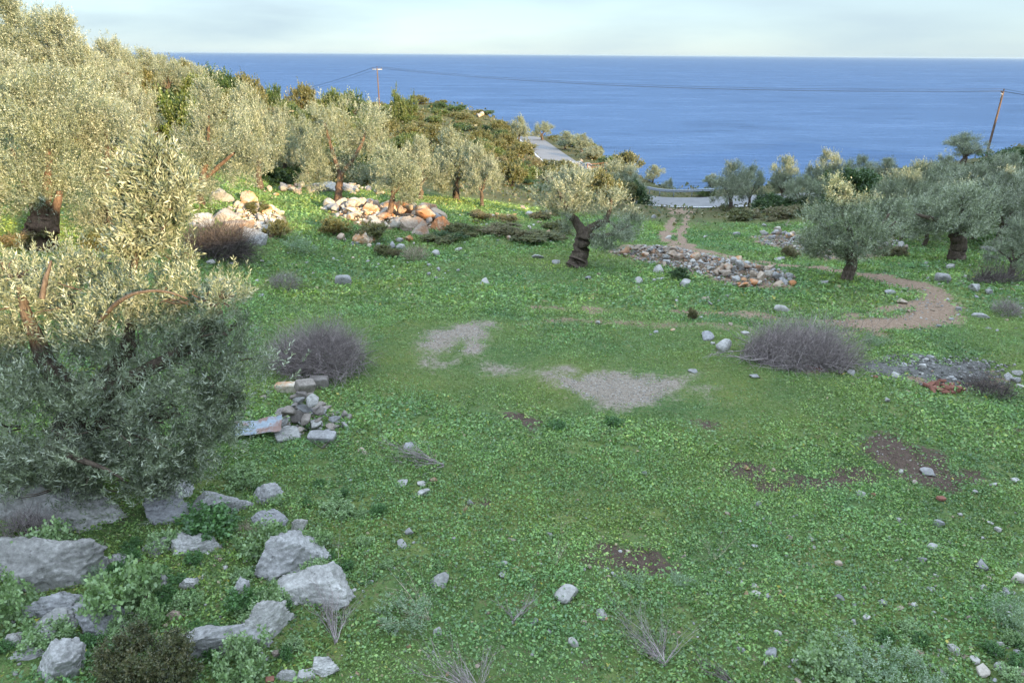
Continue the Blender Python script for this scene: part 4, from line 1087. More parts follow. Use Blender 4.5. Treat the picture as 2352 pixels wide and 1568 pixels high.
# ---- loose stones of the meadow, each with its own place in the photo: (u, v, px, kind, height ratio, label)
LOOSE = [
 (793,652,46,'pale',.85,"lumpy pale boulder alone in the grass left of the middle"), (1004,588,26,'pale',.9,"white block of stone in the grass below the orange rocks"),
 (1052,575,24,'pale',.4,"flat white stone just right of the white block"), (1235,592,46,'grey',.28,"flat grey slab left of the meadow olive's trunk"),
 (1278,604,36,'grey',.3,"dark flat slab touching the grass at the foot of the meadow olive"), (1113,651,40,'pale',.35,"pale flat stone with a sharp ridge in mid meadow"),
 (1353,640,24,'grey',.6,"grey stone just below the meadow olive's trunk"), (1375,634,15,'tan',.9,"small tan stone right below the meadow olive"),
 (1468,649,32,'pale',.45,"pale jagged stone below the left end of the rubble"), (1511,625,42,'grey',.6,"grey boulder in front of the rubble's middle"), (1517,643,30,'grey',.35,"flat grey stone beneath that grey boulder"),
 (1573,657,34,'pale',.75,"whitish boulder at the foot of the right rubble mass"), (1620,687,24,'tan',.5,"pale orange stone under the rubble heap"), (1632,699,30,'grey',.25,"flat grey stone below the pale orange one"),
 (1670,682,16,'grey',.7,"small grey lump right of the pale orange stone"), (1797,713,46,'pale',.45,"long pale two-humped stone left of the bend in the track"),
 (1661,803,50,'grey',.8,"grey split boulder at the left end of the big brush pile"), (1625,778,46,'grey',.4,"flat grey stone above the split boulder"), (1710,766,24,'pale',.35,"pale flat stone behind the brush pile"),
 (1506,764,20,'grey',.4,"small grey stone in the clover hump"), (1545,760,16,'orange',.6,"small orange stone in the clover hump"), (1590,852,28,'pale',.4,"pale stone at the rim of the large gravel patch"),
 (1892,652,32,'pale',.4,"pale leaning slab right of the topknot olive's trunk"), (2042,675,26,'grey',.6,"grey stone inside the bend of the dirt track"), (2072,695,32,'tan',.4,"beige slab on the inner edge of the bend"),
 (2164,648,38,'dark',.9,"dark wedge shaped stone outside the bend"), (2181,617,22,'pale',.7,"white stone in front of the thick twisted trunk"), (2236,665,34,'grey',.7,"grey pointed stone right of the dark wedge"),
 (2270,674,22,'pale',.6,"pale lump right of the grey pointed stone"), (2254,728,40,'grey',.35,"flat grey stone in the grass right of the bend"), (1790,598,40,'grey',.3,"low grey slab beside the far dirt track"),
 (2276,578,46,'dark',.4,"dark flat boulder under the low branches at the right edge"), (1955,858,28,'pale',.6,"pale rounded stone below the big brush pile"), (2055,867,28,'pale',.6,"white stone at the left end of the gravel mound"),
 (2037,921,18,'pale',.7,"small white stone in the grass before the gravel mound"), (1733,866,28,'grey',.5,"dull grey stone above the crest of clover"),
 (940,1030,40,'grey',.7,"rounded grey stone left of the dead olive branch"), (831,1040,36,'tan',.35,"flat brownish stone near the stone heap"), (1001,1047,12,'orange',.7,"small reddish stone at the tip of the dead branch"),
 (923,1113,44,'grey',.45,"long grey stone below the dead branch"), (970,1114,28,'pale',.6,"pale stone in the little cluster below the dead branch"), (974,1132,40,'grey',.4,"grey slab lowest in the little cluster below the dead branch"),
 (996,1106,24,'tan',.9,"pointed tan stone in the little cluster below the dead branch"), (1079,1156,22,'pale',.8,"speckled white stone on the bare spot"), (1069,1171,18,'tan',.8,"pinkish stone beside the speckled white one"),
 (805,1104,15,'grey',.6,"small stone left of the long grey stone"), (938,1224,28,'grey',.8,"grey upright stone in the left foreground grass"), (924,1252,34,'pale',.4,"pale flat stone below the grey upright one"),
 (1263,1230,18,'grey',1.3,"small grey stone like a pyramid in the grass"), (1176,1242,26,'tan',.5,"brown and white broken stone in the grass"), (1045,1239,15,'pale',.7,"small white stone with an orange neighbour"),
 (1008,1340,62,'dark',.5,"long dark grey stone in the foreground grass"), (1154,1322,32,'pale',.5,"cream stone right of the long dark one"), (1149,1295,38,'grey',.25,"grey stone nearly buried in the grass"),
 (1297,1374,66,'pale',.6,"elongated lichen spotted stone in the middle foreground"), (1383,1412,36,'pale',.7,"pale stone at the upper end of the dead twigs"), (1229,1428,26,'grey',.6,"cracked grey stone in the foreground grass"),
 (1341,1431,20,'orange',.7,"orange stone left of the dead twigs"), (1317,1480,32,'pale',.9,"white rounded stone below the orange one"), (1004,1452,26,'grey',1.0,"upright grey stone in the lower foreground"),
 (1409,1320,15,'pale',1.1,"small white stone below the red soil patch"), (756,1540,34,'pale',.9,"pale stone at the bottom left of the open grass"), (821,1550,18,'tan',.8,"small cream stone near the bottom edge"),
 (1096,1530,16,'orange',.6,"small orange stone near the bottom dead branch"), (1480,1087,16,'grey',.7,"small grey stone alone in the clover"), (2130,1087,34,'pale',.6,"pale rounded stone on the dark soil patch"),
 (1715,1077,16,'tan',1.0,"brown stone on the left dark soil patch"), (1777,1082,16,'tan',.8,"second brown stone on the left dark soil patch"), (2255,1303,36,'grey',.8,"large grey stone near the right edge foreground"),
 (2342,1334,44,'cream',.7,"cream boulder cut by the right edge"), (2155,1205,32,'grey',.6,"grey speckled stone right of centre foreground"), (1977,1134,26,'pale',.6,"pale stone beside a red tile chip"),
 (2280,1112,24,'pale',.2,"thin pale slab on edge at the right"), (2065,1194,18,'pale',.6,"small white stone in the right clover"), (2140,1258,28,'pale',.4,"long whitish stone in the right clover"), (1770,1502,36,'grey',.7,"speckled grey boulder at lower right"),
 (1892,1500,32,'pale',.6,"oval white stone at lower right"), (2192,1493,40,'pale',.4,"long pale stone in the silvery herbs"), (1740,1367,28,'pale',.4,"pale flat stone in right foreground clover"), (1930,1380,26,'dark',.7,"dark rounded stone in right foreground clover"),
 (2026,1386,24,'grey',.7,"grey stone right of the dark rounded stone"), (2110,1500,26,'tan',.7,"tan stone among the silvery herbs"), (2275,1333,24,'orange',.4,"reddish stone near the right edge"), (2258,1352,20,'pale',.8,"whitish cobble left of the reddish stone"),
 (2310,1365,26,'pale',.7,"pale cobble right of the whitish cobble"), (2255,1545,36,'cream',.8,"cream stone at the bottom right"), (2300,1540,26,'grey',.9,"grey rounded stone at the bottom right corner"), (2345,1545,26,'cream',.7,"cream stone in the bottom right corner"),
 (1702,1492,20,'pale',.8,"small white stone left of the speckled boulder"), (1825,1520,20,'pale',.6,"small pale stone beneath the oval white stone"), (1832,1566,20,'tan',.8,"brown stone on the bottom edge"), (1870,1540,22,'tan',.7,"tan stone on the bottom edge left of the herbs"),
 (2215,1510,22,'tan',.6,"tan cobble by the long pale stone"), (2240,1520,26,'pale',.5,"pale cobble beside the tan cobble"), (2280,1500,24,'pale',.4,"flat pale stone right of the silvery herbs"), (2338,1500,22,'grey',.6,"grey stone at the right edge near the bottom"),
 (1704,1340,14,'pale',.8,"tiny white stone in the right clover"), (1808,1278,12,'pale',.8,"tiny pale chip in the right clover"), (1740,1160,20,'pale',.9,"white stone below the left dark soil patch"),
 (484,605,24,'pale',.7,"white stone left of the dry weeds by the near olive"), (505,648,28,'grey',.8,"grey stone beside the near olive's right tip"), (440,620,30,'tan',.5,"tan slab right of the near olive's lit top"), (505,612,22,'pale',.4,"flat white stone in the shaded grass above the near olive"),
 (532,608,20,'pale',.5,"whitish stone next to the flat white one"), (590,648,24,'pale',.5,"pale stone by the dry weeds"), (600,680,22,'grey',.4,"flat grey stone at the near olive's right tip"), (600,600,16,'pale',.4,"small pale stone in the shaded upper grass"),
 (868,608,14,'pale',.5,"small stone in the row below the rocks"), (905,614,12,'pale',.5,"tiny pale stone in the row below the rocks"), (985,610,14,'pale',.6,"pale chip right of that row"), (845,600,12,'pale',.5,"tiny chip at the left of the row below the rocks"),
 (560,940,18,'tan',.5,"tan chip left of the stone heap"), (605,912,20,'tan',.5,"brown stone left of the concrete block"),
 (1000,638,16,'pale',.5,"pale chip in the meadow above the gravel"), (1637,790,18,'pale',.7,"white cobble behind the split boulder"), (1580,735,10,'tan',.6,"tan chip by the wheel track"),
 (2334,876,26,'pale',.6,"white stone right of the gravel mound"), (2314,869,26,'pale',.6,"pale stone touching the gravel mound's right end"), (2338,860,30,'pale',.5,"flat white stone above the pale ones at the right edge"), (2345,890,22,'pale',.6,"white stone lowest at the right edge by the mound"),
 (2330,1105,20,'grey',.5,"grey chip at the right of the dark soil"), (2240,1130,18,'pale',.5,"pale chip at the lower edge of the dark soil"), (2100,1110,16,'tan',.6,"tan pebble in the dark soil"), (2070,1085,15,'pale',.6,"pale pebble in the dark soil"),
 (1500,500,18,'pale',.6,"white stone in the grass left of the far track"), (1535,548,20,'pale',.6,"pale stone left of the far wheel ruts"), (1260,495,28,'pale',.8,"round white stone on the terrace edge"), (1215,495,26,'pale',.6,"pale stone left of the round white one"),
 (1170,500,24,'pale',.5,"pale stone along the terrace edge"), (1238,512,18,'tan',.5,"tan stone below the round white one"), (1090,495,24,'cream',.5,"cream stone at the end of the rock pile"), (1130,498,22,'pale',.5,"pale stone on the terrace edge under the olives"),
 (1690,540,20,'pale',.6,"white stone in the grass below the lower road"), (1620,545,18,'pale',.5,"white chip right of the far wheel ruts"), (1755,520,18,'pale',.6,"white stone near the shaded olive row"),
]
for (u, v, w, k, hr, lab) in LOOSE:
    rock_uv(u, v, w * .88, lab, k, hgt=hr, group="loose stones in the meadow", sink=.36)

def small_stones():
    g = rng(530); todo = []
    for (u0, v0, u1, v1, n, a, b, kinds, where, grp) in [
        (1650, 1180, 2352, 1568, 74, 7, 19, ('pale', 'grey', 'tan', 'pale'), "half hidden in the clover at lower right", "small stones in the lower right clover"),
        (780, 1100, 1650, 1568, 44, 6, 14, ('pale', 'grey', 'tan', 'orange'), "half hidden in the clover of the middle foreground", "small stones in the middle foreground"),
        (0, 1230, 720, 1568, 26, 7, 18, ('grey', 'pale', 'tan', 'dark'), "among the plants at lower left", "small stones among the lower left plants"),
        (620, 570, 1060, 640, 34, 5, 13, ('pale', 'cream', 'pale', 'grey'), "in the grass below the sunlit rocks", "small stones below the sunlit rocks"),
        (1350, 630, 1900, 780, 30, 5, 14, ('pale', 'grey', 'tan', 'grey'), "in the grass below the long rubble heap", "small stones below the long rubble heap"),
        (2050, 600, 2352, 760, 26, 6, 15, ('pale', 'grey', 'grey', 'tan'), "in the grass right of the track bend", "small stones right of the track bend"),
        (1040, 480, 1300, 560, 40, 6, 18, ('pale', 'cream', 'grey', 'tan'), "on the shaded terrace edge", "small stones of the shaded terrace edge")]:
        for _ in range(n):
            k = kinds[int(g.integers(4))]
            todo.append((a + (b - a) * g.uniform() ** 2, g.uniform(u0, u1), g.uniform(v0, v1), k, where, grp))
    todo.sort(reverse=True)
    v0, f0 = ICO[3]; mb = MB()
    tones = {'grey': .30, 'pale': .42, 'tan': .28, 'orange': .30, 'cream': .45, 'dark': .18}
    for i, (w, u, v, k, where, grp) in enumerate(todo):
        p = hit1(u, v)
        if i < 100:      # the largest ones are things, the rest one scatter
            put_rock(p, w * pxm(p), "small %s stone %s" % (cname[k], where), k, group=grp, hgt=g.uniform(.4, .9), sink=.3)
        else:
            s = w * pxm(p) / 2; q, f = rock_shape(2000 + i, 3)
            mb.put((q * s * np.array([1, g.uniform(.6, 1), g.uniform(.4, .8)])) @ rotz(g.uniform(0, 6.28)).T + p + (0, 0, s * .2), f, (*(np.array([1.0, .97, .92]) * tones[k] * g.uniform(.8, 1.2)), 1))
    t = NT("stone_scatter"); c = t.n('ShaderNodeVertexColor', layer_name='Col').outputs['Color']
    t.pbsdf(t.mix(1.0, c, t.ramp(t.noise(40, 5, .7, t.pos()), [(.3, (.6, .6, .6)), (.7, (1.3, 1.3, 1.3))]), 'MULTIPLY'), .92, None, .15)
    tag(add("scattered_stones", mb.mesh("scattered_stones", t.m)), "tiny stones strewn through the meadow", "stones", None, 'stuff')
cname = {'grey': "grey", 'pale': "whitish", 'cream': "cream", 'orange': "orange stained", 'tan': "tan", 'dark': "dark grey", 'concrete': "greyish brown"}
small_stones()
# ---- outcrops and boulders of the lower left: dense meshes with cracks
def boulder(u, v, wpx, hpx, label, kind='grey', seed=1, dep=.9, yaw=0.0, cuts=15, tilt=(0, 0), rough=.10, sink=.56, ridges=.11, name="boulder"):
    p = hit1(u, v); s = pxm(p)
    vv, f = rock_shape(seed, 6, cuts, rough, (.42, .82), ridges)
    w, h = wpx * s / 2 * 1.12, hpx * s / 2 / (1 - sink) * .80
    me = build_mesh(name, vv, f, M_STONE[kind], None, True)
    o = add(name, me, None, (p[0], p[1] + w * dep * .5, p[2] + h * (1 - 2 * sink)), (tilt[0], tilt[1], yaw), (w, w * dep, h))
    return tag(o, label, "boulder", "grey limestone outcrops in the lower left")
for q in [
 (483,1178,135,70,"pointed grey boulder at the right end of the outcrop under the near olive",'grey',5,.7,.2), (370,1190,120,50,"low cracked slab under the hanging tip of the near olive",'grey',6,.8,-.2),
 (120,1205,270,105,"broad grey outcrop beneath the near olive",'grey',7,.5,.1), (20,1190,130,90,"grey outcrop at the left edge beneath the near olive",'grey',8,.6,.0), (385,1150,80,40,"outcrop tip peeping under the olive's lowest twigs",'grey',9,.8,.5),
 (605,1150,66,34,"grey lumpy boulder beside the clover slope",'grey',10,.8,.3), (620,1205,76,26,"flat rock half hidden by pale plants",'grey',11,.8,.2), (682,1222,42,38,"two-topped pale rock right of the flat rock",'pale',12,.8,.9),
 (442,1270,90,48,"layered grey rock in the leafy patch",'grey',13,.8,.5), (352,1275,58,40,"rounded dark rock in the leafy patch",'dark',14,.9,.2), (271,1305,60,36,"dark low rock between the leafy plants",'dark',15,.8,.1),
 (640,1320,180,95,"large cracked boulder in the left foreground",'grey',16,.65,.25), (705,1385,160,75,"sloping boulder joined to the large cracked one",'grey',17,.6,-.2), (706,1275,66,26,"thin slab behind the large cracked boulder",'tan',18,.7,-.5),
 (80,1355,260,100,"long smooth dark rock at the left edge",'dark',19,.45,-.15), (124,1418,116,56,"grey faceted boulder below the long smooth rock",'grey',20,.8,.3), (185,1420,60,40,"small dark rock right of the faceted boulder",'dark',21,.8,.0),
 (99,1462,98,52,"grey rough boulder at lower left",'grey',22,.8,.8), (212,1452,104,52,"grey boulder right of the rough one",'grey',23,.8,-.3), (475,1510,205,100,"big white-veined boulder behind the dark shrub",'pale',24,.6,.15),
 (590,1480,130,95,"pale boulder leaning on the white-veined one",'grey',25,.7,.4), (115,1560,94,80,"grey boulder at the bottom left corner",'grey',26,.8,.3), (545,1368,40,38,"small pointed rock in the leafy patch",'grey',27,.8,.3),
 (435,1348,46,26,"slanting grey slab in the leafy patch",'grey',28,.6,.6), (377,1338,22,22,"small whitish rock among the leaves",'pale',29,.8,.2), (655,1562,42,42,"pale rock near the bottom edge",'pale',30,.8,.5),
 (742,1545,54,34,"grey blocky rock near the bottom edge",'grey',31,.8,.2), (700,1560,40,26,"pale rock lowest at the bottom edge",'pale',32,.8,.7), (16,1483,38,22,"white cobble at the left edge",'pale',33,.8,.1),
 (55,1512,58,20,"flat white rock at lower left",'pale',34,.6,.1), (391,1422,38,18,"beige slab between the leafy plants",'tan',35,.6,.2), (640,1504,28,26,"pale rock between two boulders",'tan',36,.8,.2),
 ]:
    boulder(q[0], q[1], q[2], q[3], q[4], q[5], q[6] * 13, q[7], q[8])

# ---- heaps: each stone its own object
def heap(name, outline, n, wrange, kinds, kw, label_of, group, seed, rise=.5, hill_=.0, cat="stone", flat=(.45, .8), dep=(.6, .95), sz_pow=1.6):
    """stones thrown on a mound over the outlined ground; big ones first, each rests on what lies below"""
    g = rng(seed)
    P = hit(np.array(outline, float)[:, 0], np.array(outline, float)[:, 1])
    lo, hi = P[:, :2].min(0), P[:, :2].max(0)
    pts = []
    while len(pts) < n:
        q = g.uniform(lo, hi, (400, 2)); q = q[inside(q[:, 0], q[:, 1], P)]
        pts += list(q)
    pts = np.array(pts[:n]); d, _ = seg_dist(pts[:, 0], pts[:, 1], P, True)
    dm = max(d.max(), 1e-3)
    z = H(pts[:, 0], pts[:, 1])
    w = wrange[0] + (wrange[1] - wrange[0]) * g.uniform(0, 1, n) ** sz_pow
    lay = g.uniform(0, 1, n)
    for i in np.argsort(lay):
        up = rise * sstep(0, 1, d[i] / dm) * (.35 + .65 * lay[i]) if rise > 0 else 0
        k = kinds[g.choice(len(kinds), p=kw)]
        put_rock((pts[i, 0], pts[i, 1], z[i] + up), w[i], label_of(k, w[i], lay[i]), k, group, int(g.integers(1 << 30)), g.uniform(*flat), g.uniform(*dep), .22, name, cat, .35)
    return P
cname = {'grey': "grey", 'pale': "whitish", 'cream': "cream", 'orange': "orange stained", 'tan': "tan", 'dark': "dark grey", 'concrete': "greyish brown"}
def lab(where):
    return lambda k, w, l: "%s %s stone lying %s" % (cname[k], "bulky" if w > .55 else ("middle sized" if w > .28 else "small"), where)
heap("rubble_stone", [(1395,578),(1430,570),(1470,570),(1530,580),(1580,582),(1620,598),(1690,606),(1750,614),(1800,628),(1826,640),(1822,660),(1770,664),(1716,662),(1680,652),(1640,648),(1590,628),(1540,614),(1480,602),(1420,588)], 165,
     (.17, .58), ['grey', 'tan', 'cream', 'pale', 'orange'], [.20, .52, .10, .04, .14], lab("in the long rubble heap by the dirt track"), "stones of the long rubble heap", 501, .5, sz_pow=1.5)
heap("rubble_stone", [(1718,548),(1760,536),(1800,538),(1840,546),(1850,560),(1830,580),(1790,572),(1740,560)], 48, (.22, .62), ['grey', 'tan', 'cream', 'pale'], [.32, .26, .16, .26], lab("in the far rubble heap left of the topknot olive"), "stones of the far rubble heap", 502, .6)
heap("rubble_stone", [(1840,560),(1900,566),(1990,560),(2050,548),(2085,570),(2075,588),(2000,592),(1900,596),(1850,585)], 42, (.22, .55), ['grey', 'tan', 'cream', 'pale'], [.32, .26, .16, .26], lab("in the far rubble heap behind the topknot olive"), "stones of the far rubble heap", 503, .35)
heap("rock", [(735,478),(770,464),(830,466),(875,476),(890,500),(872,520),(830,518),(790,512),(750,496)], 92, (.22, 1.0), ['cream', 'pale', 'orange'], [.52, .36, .12], lab("in the sunlit pile under the double olive"), "rocks of the sunlit pile", 504, .5, cat="rock", sz_pow=2.0)
heap("rock", [(870,492),(900,480),(960,478),(1000,490),(1030,520),(1015,530),(960,528),(905,522)], 40, (.4, 1.35), ['orange', 'tan', 'grey', 'cream'], [.40, .20, .25, .15], lab("at the orange, shaded end of the pile"), "rocks of the orange end of the pile", 505, .55, cat="rock", sz_pow=1.3)
heap("rock", [(760,545),(800,552),(880,560),(930,545),(1000,540),(1010,550),(930,575),(860,575),(790,560)], 22, (.18, .6), ['pale', 'cream', 'grey', 'orange'], [.35, .25, .25, .15], lab("scattered below the sunlit pile"), "stones scattered below the sunlit pile", 506, 0, cat="rock", sz_pow=2)
heap("rock", [(560,470),(600,470),(645,480),(650,520),(640,545),(600,540),(575,510),(530,500),(520,480)], 76, (.18, .7), ['cream', 'pale'], [.6, .4], lab("on the sunlit bank of pale stones"), "stones on the sunlit bank", 507, .25, cat="rock", sz_pow=2.2)
heap("rock", [(600,440),(700,430),(760,440),(690,446),(600,452)], 22, (.25, .8), ['cream', 'tan', 'pale'], [.5, .3, .2], lab("in the broken wall behind the lit grass"), "stones of the broken terrace wall", 508, .2, cat="rock")
heap("rock", [(790,430),(860,436),(880,448),(800,448)], 16, (.3, .8), ['cream', 'pale'], [.5, .5], lab("behind the double olive"), "stones behind the double olive", 509, .2, cat="rock")
heap("rock", [(1290,385),(1330,372),(1365,388),(1360,402),(1320,402)], 34, (.6, 1.7), ['pale', 'cream'], [.7, .3], lab("on the white scree below the upper road"), "rocks of the white scree", 510, .2, cat="rock")
heap("heap_stone", [(610,975),(640,945),(660,920),(690,905),(720,905),(735,930),(780,950),(810,965),(800,985),(760,1000),(690,1005),(640,995)], 46, (.14, .44), ['concrete', 'grey', 'dark'], [.66, .22, .12], lab("in the heap in front of the round brush pile"), "slabs of the stone heap in the meadow", 511, .72, cat="stone", flat=(.28, .55))
for (u, v, w, h, l_, k, sd) in [
  (505, 462, 46, 30, "square white boulder glowing in the sun above the bank", 'pale', 41), (565, 470, 44, 34, "brownish boulder right of the square white one", 'cream', 42), (445, 515, 90, 26, "long flat pinkish boulder at the lit edge of the shade", 'pale', 43),
  (512, 510, 86, 42, "large bright boulder in the middle of the lit bank", 'cream', 44), (545, 535, 70, 34, "tilted slab boulder at the lower edge of the bank", 'tan', 45), (575, 560, 60, 44, "shaded grey boulder beside the dark brush", 'grey', 46),
  (735, 440, 100, 32, "big grey block in the terrace wall behind the lit grass", 'pale', 47), (830, 560, 60, 36, "cream boulder standing below the rock pile", 'cream', 48), (800, 440, 40, 24, "white block behind the double olive's trunk", 'pale', 49),
  (1010, 528, 62, 38, "big orange faced boulder at the right end of the rock pile", 'orange', 50), (985, 498, 46, 36, "squarish pale boulder at the top of the orange rocks", 'tan', 51), (850, 492, 44, 44, "upright orange boulder in the rock pile", 'orange', 52),
  (230, 518, 60, 14, "sunlit slab behind the split-trunk olive", 'cream', 53), (940, 530, 60, 40, "dark orange boulder in the shade", 'orange', 54), (965, 540, 56, 36, "tan boulder low in the shade by the orange rocks", 'tan', 55)]:
    o = boulder(u, v, w, h, l_, k, sd * 11, .8, .2, ridges=.05)
    o['group'] = "large boulders of the sunlit terrace"
# headland cliff: white rocks along the tip
heap("rock", [(1080,252),(1110,262),(1128,276),(1105,274),(1085,262)], 30, (2.0, 5.0), ['pale', 'cream'], [.6, .4], lambda k, w, l: "%s cliff rock at the tip of the far headland" % cname[k], "cliff rocks of the headland", 512, .4, cat="rock")
# fine rubble between the stones, too many to count
def fine_rubble():
    g = rng(520); mb = MB()
    v0, f0 = rock_shape(5, 3, 10); low = bmesh.new(); bmesh.ops.create_icosphere(low, subdivisions=1, radius=1.0)
    v0 = np.array([q.co[:] for q in low.verts]); f0 = np.array([[q.index for q in p.verts] for p in low.faces]); low.free()
    def scatter(outline, n, s0, s1, cols, up=0.0):
        P = hit(np.array(outline, float)[:, 0], np.array(outline, float)[:, 1]); lo, hi = P[:, :2].min(0), P[:, :2].max(0)
        q = g.uniform(lo, hi, (n * 3, 2)); q = q[inside(q[:, 0], q[:, 1], P)][:n]
        d, _ = seg_dist(q[:, 0], q[:, 1], P, True); z = H(q[:, 0], q[:, 1]) + up * sstep(0, 1, d / max(d.max(), 1e-3))
        for (x, y), zz in zip(q, z):
            s = s0 + (s1 - s0) * g.uniform() ** 2.5
            v = v0 * (1 + g.uniform(-.3, .3, v0.shape)) * s * np.array([1, g.uniform(.6, 1), g.uniform(.4, .8)])
            mb.put(v @ rotz(g.uniform(0, 6.28)).T + (x, y, zz + s * .15), f0, (*(np.array(cols[int(g.integers(len(cols)))]) * g.uniform(.8, 1.2)), 1))
    greys = [(.22, .21, .195), (.31, .295, .27), (.16, .145, .13), (.25, .19, .14), (.38, .365, .335)]
    scatter([(1395,572),(1470,562),(1580,572),(1690,598),(1800,622),(1826,645),(1716,662),(1590,628),(1480,602)], 2400, .03, .12, greys + [(.30, .19, .12)], .35)
    scatter([(1718,548),(1800,538),(2050,548),(2085,575),(1900,596),(1790,575)], 1100, .04, .13, greys, .25)
    scatter([(735,478),(830,466),(890,490),(1030,520),(960,528),(830,518)], 600, .04, .16, [(.55, .46, .34), (.48, .32, .20), (.62, .55, .45)], .2)
    scatter([(530,480),(645,480),(650,540),(560,545)], 450, .03, .12, [(.60, .52, .40), (.66, .60, .50)], .1)
    scatter([(610,975),(690,905),(735,925),(810,965),(760,1000),(640,995)], 240, .02, .07, greys, .2)
    scatter([(960,760),(1140,742),(1105,810),(970,800)], 900, .008, .028, greys)
    scatter([(1265,860),(1450,853),(1545,870),(1520,920),(1430,936),(1320,905)], 1400, .008, .026, greys)
    scatter([(1990,985),(2130,1030),(2280,1115),(2120,1120),(2000,1040)], 150, .008, .030, [(.16,.13,.11),(.24,.21,.18),(.32,.30,.27)])
    scatter([(1960,835),(2000,815),(2200,812),(2330,838),(2325,900),(2150,892),(2050,872)], 700, .015, .06, [(.13,.125,.115),(.20,.19,.175),(.09,.085,.075),(.27,.26,.24)], .18)
    scatter([(2010,638),(2165,694),(2080,740),(1900,744),(2100,690)], 800, .012, .05, greys + [(.34, .22, .15)])
    scatter([(1670,640),(2352,600),(2352,760),(2100,740),(2160,690),(2000,640)], 160, .03, .11, greys)
    scatter([(1650,1250),(2352,1150),(2352,1568),(1650,1568)], 130, .015, .055, greys)
    scatter([(700,1150),(1650,1100),(1650,1568),(760,1568)], 120, .012, .045, greys + [(.40, .24, .14)])
    scatter([(0,1240),(700,1240),(700,1568),(0,1568)], 160, .015, .06, greys)
    t = NT("rubble"); c = t.n('ShaderNodeVertexColor', layer_name='Col').outputs['Color']
    t.pbsdf(t.mix(1.0, c, t.ramp(t.noise(30, 4, .7, t.pos()), [(.3, (.6, .6, .6)), (.7, (1.3, 1.3, 1.3))]), 'MULTIPLY'), .92, None, .15)
    tag(add("rubble", mb.mesh("rubble", t.m)), "small chips and gravel between the stones and on bare ground", "rubble", None, 'stuff')
fine_rubble()
# ================================================================== THINGS
# ------------------------------------------------------------------ dead wood
def twig_material(name, dark, light):
    t = NT(name); P = t.obj(); rnd = t.n('ShaderNodeVertexColor', layer_name='Col').outputs['Color']
    c = t.mix(1.0, t.ramp(t.noise(9, 4, .7, P), [(.34, dark), (.62, light)]), rnd, 'MULTIPLY')
    t.pbsdf(c, .95, None, .1); return t.m
M_TWIG = twig_material("grey_dead_twigs", (.165, .135, .128), (.37, .315, .298))
M_TWIG_DARK = twig_material("dark_dead_twigs", (.060, .050, .045), (.175, .145, .130))
M_STRAW = twig_material("straw_dry_stems", (.22, .175, .115), (.46, .40, .30))
def twigs_into(mb, A, D, L, r, g, seg=4, bend=.35, k=3, droop=0.0):
    """many thin bent twigs at once: starts A, directions D, lengths L, radii r"""
    n = len(A); ref = unit_dirs(n, g)
    B1 = norm(np.cross(D, ref)); B2 = np.cross(D, B1)
    t = np.linspace(0, 1, seg + 1)
    bd = norm(B1 * g.normal(0, 1, (n, 1)) + B2 * g.normal(0, 1, (n, 1))) * bend
    P = A[:, None] + (D[:, None] * t[None, :, None] + bd[:, None] * (t ** 2)[None, :, None]) * L[:, None, None]
    P = P + g.normal(0, .025, P.shape) * L[:, None, None] * t[None, :, None]
    P[..., 2] -= droop * (t ** 2)[None] * L[:, None]
    rad = r[:, None] * (1 - .75 * t)[None]
    th = np.arange(k) * 2 * math.pi / k
    V = P[:, :, None] + rad[:, :, None, None] * (np.cos(th)[None, None, :, None] * B1[:, None, None] + np.sin(th)[None, None, :, None] * B2[:, None, None])
    i = np.arange(n)[:, None, None] * ((seg + 1) * k); s = np.arange(seg)[None, :, None] * k; j = np.arange(k)[None, None]
    F = np.stack([i + s + j, i + s + (j + 1) % k, i + s + k + (j + 1) % k, i + s + k + j], -1).reshape(-1, 4)
    c = np.repeat(g.uniform(.6, 1.3, (n, 1)) * np.array([[1, 1, 1.0]]), (seg + 1) * k, 0)
    mb.put(V.reshape(-1, 3), F, np.c_[c, np.ones(len(c))])
    return P
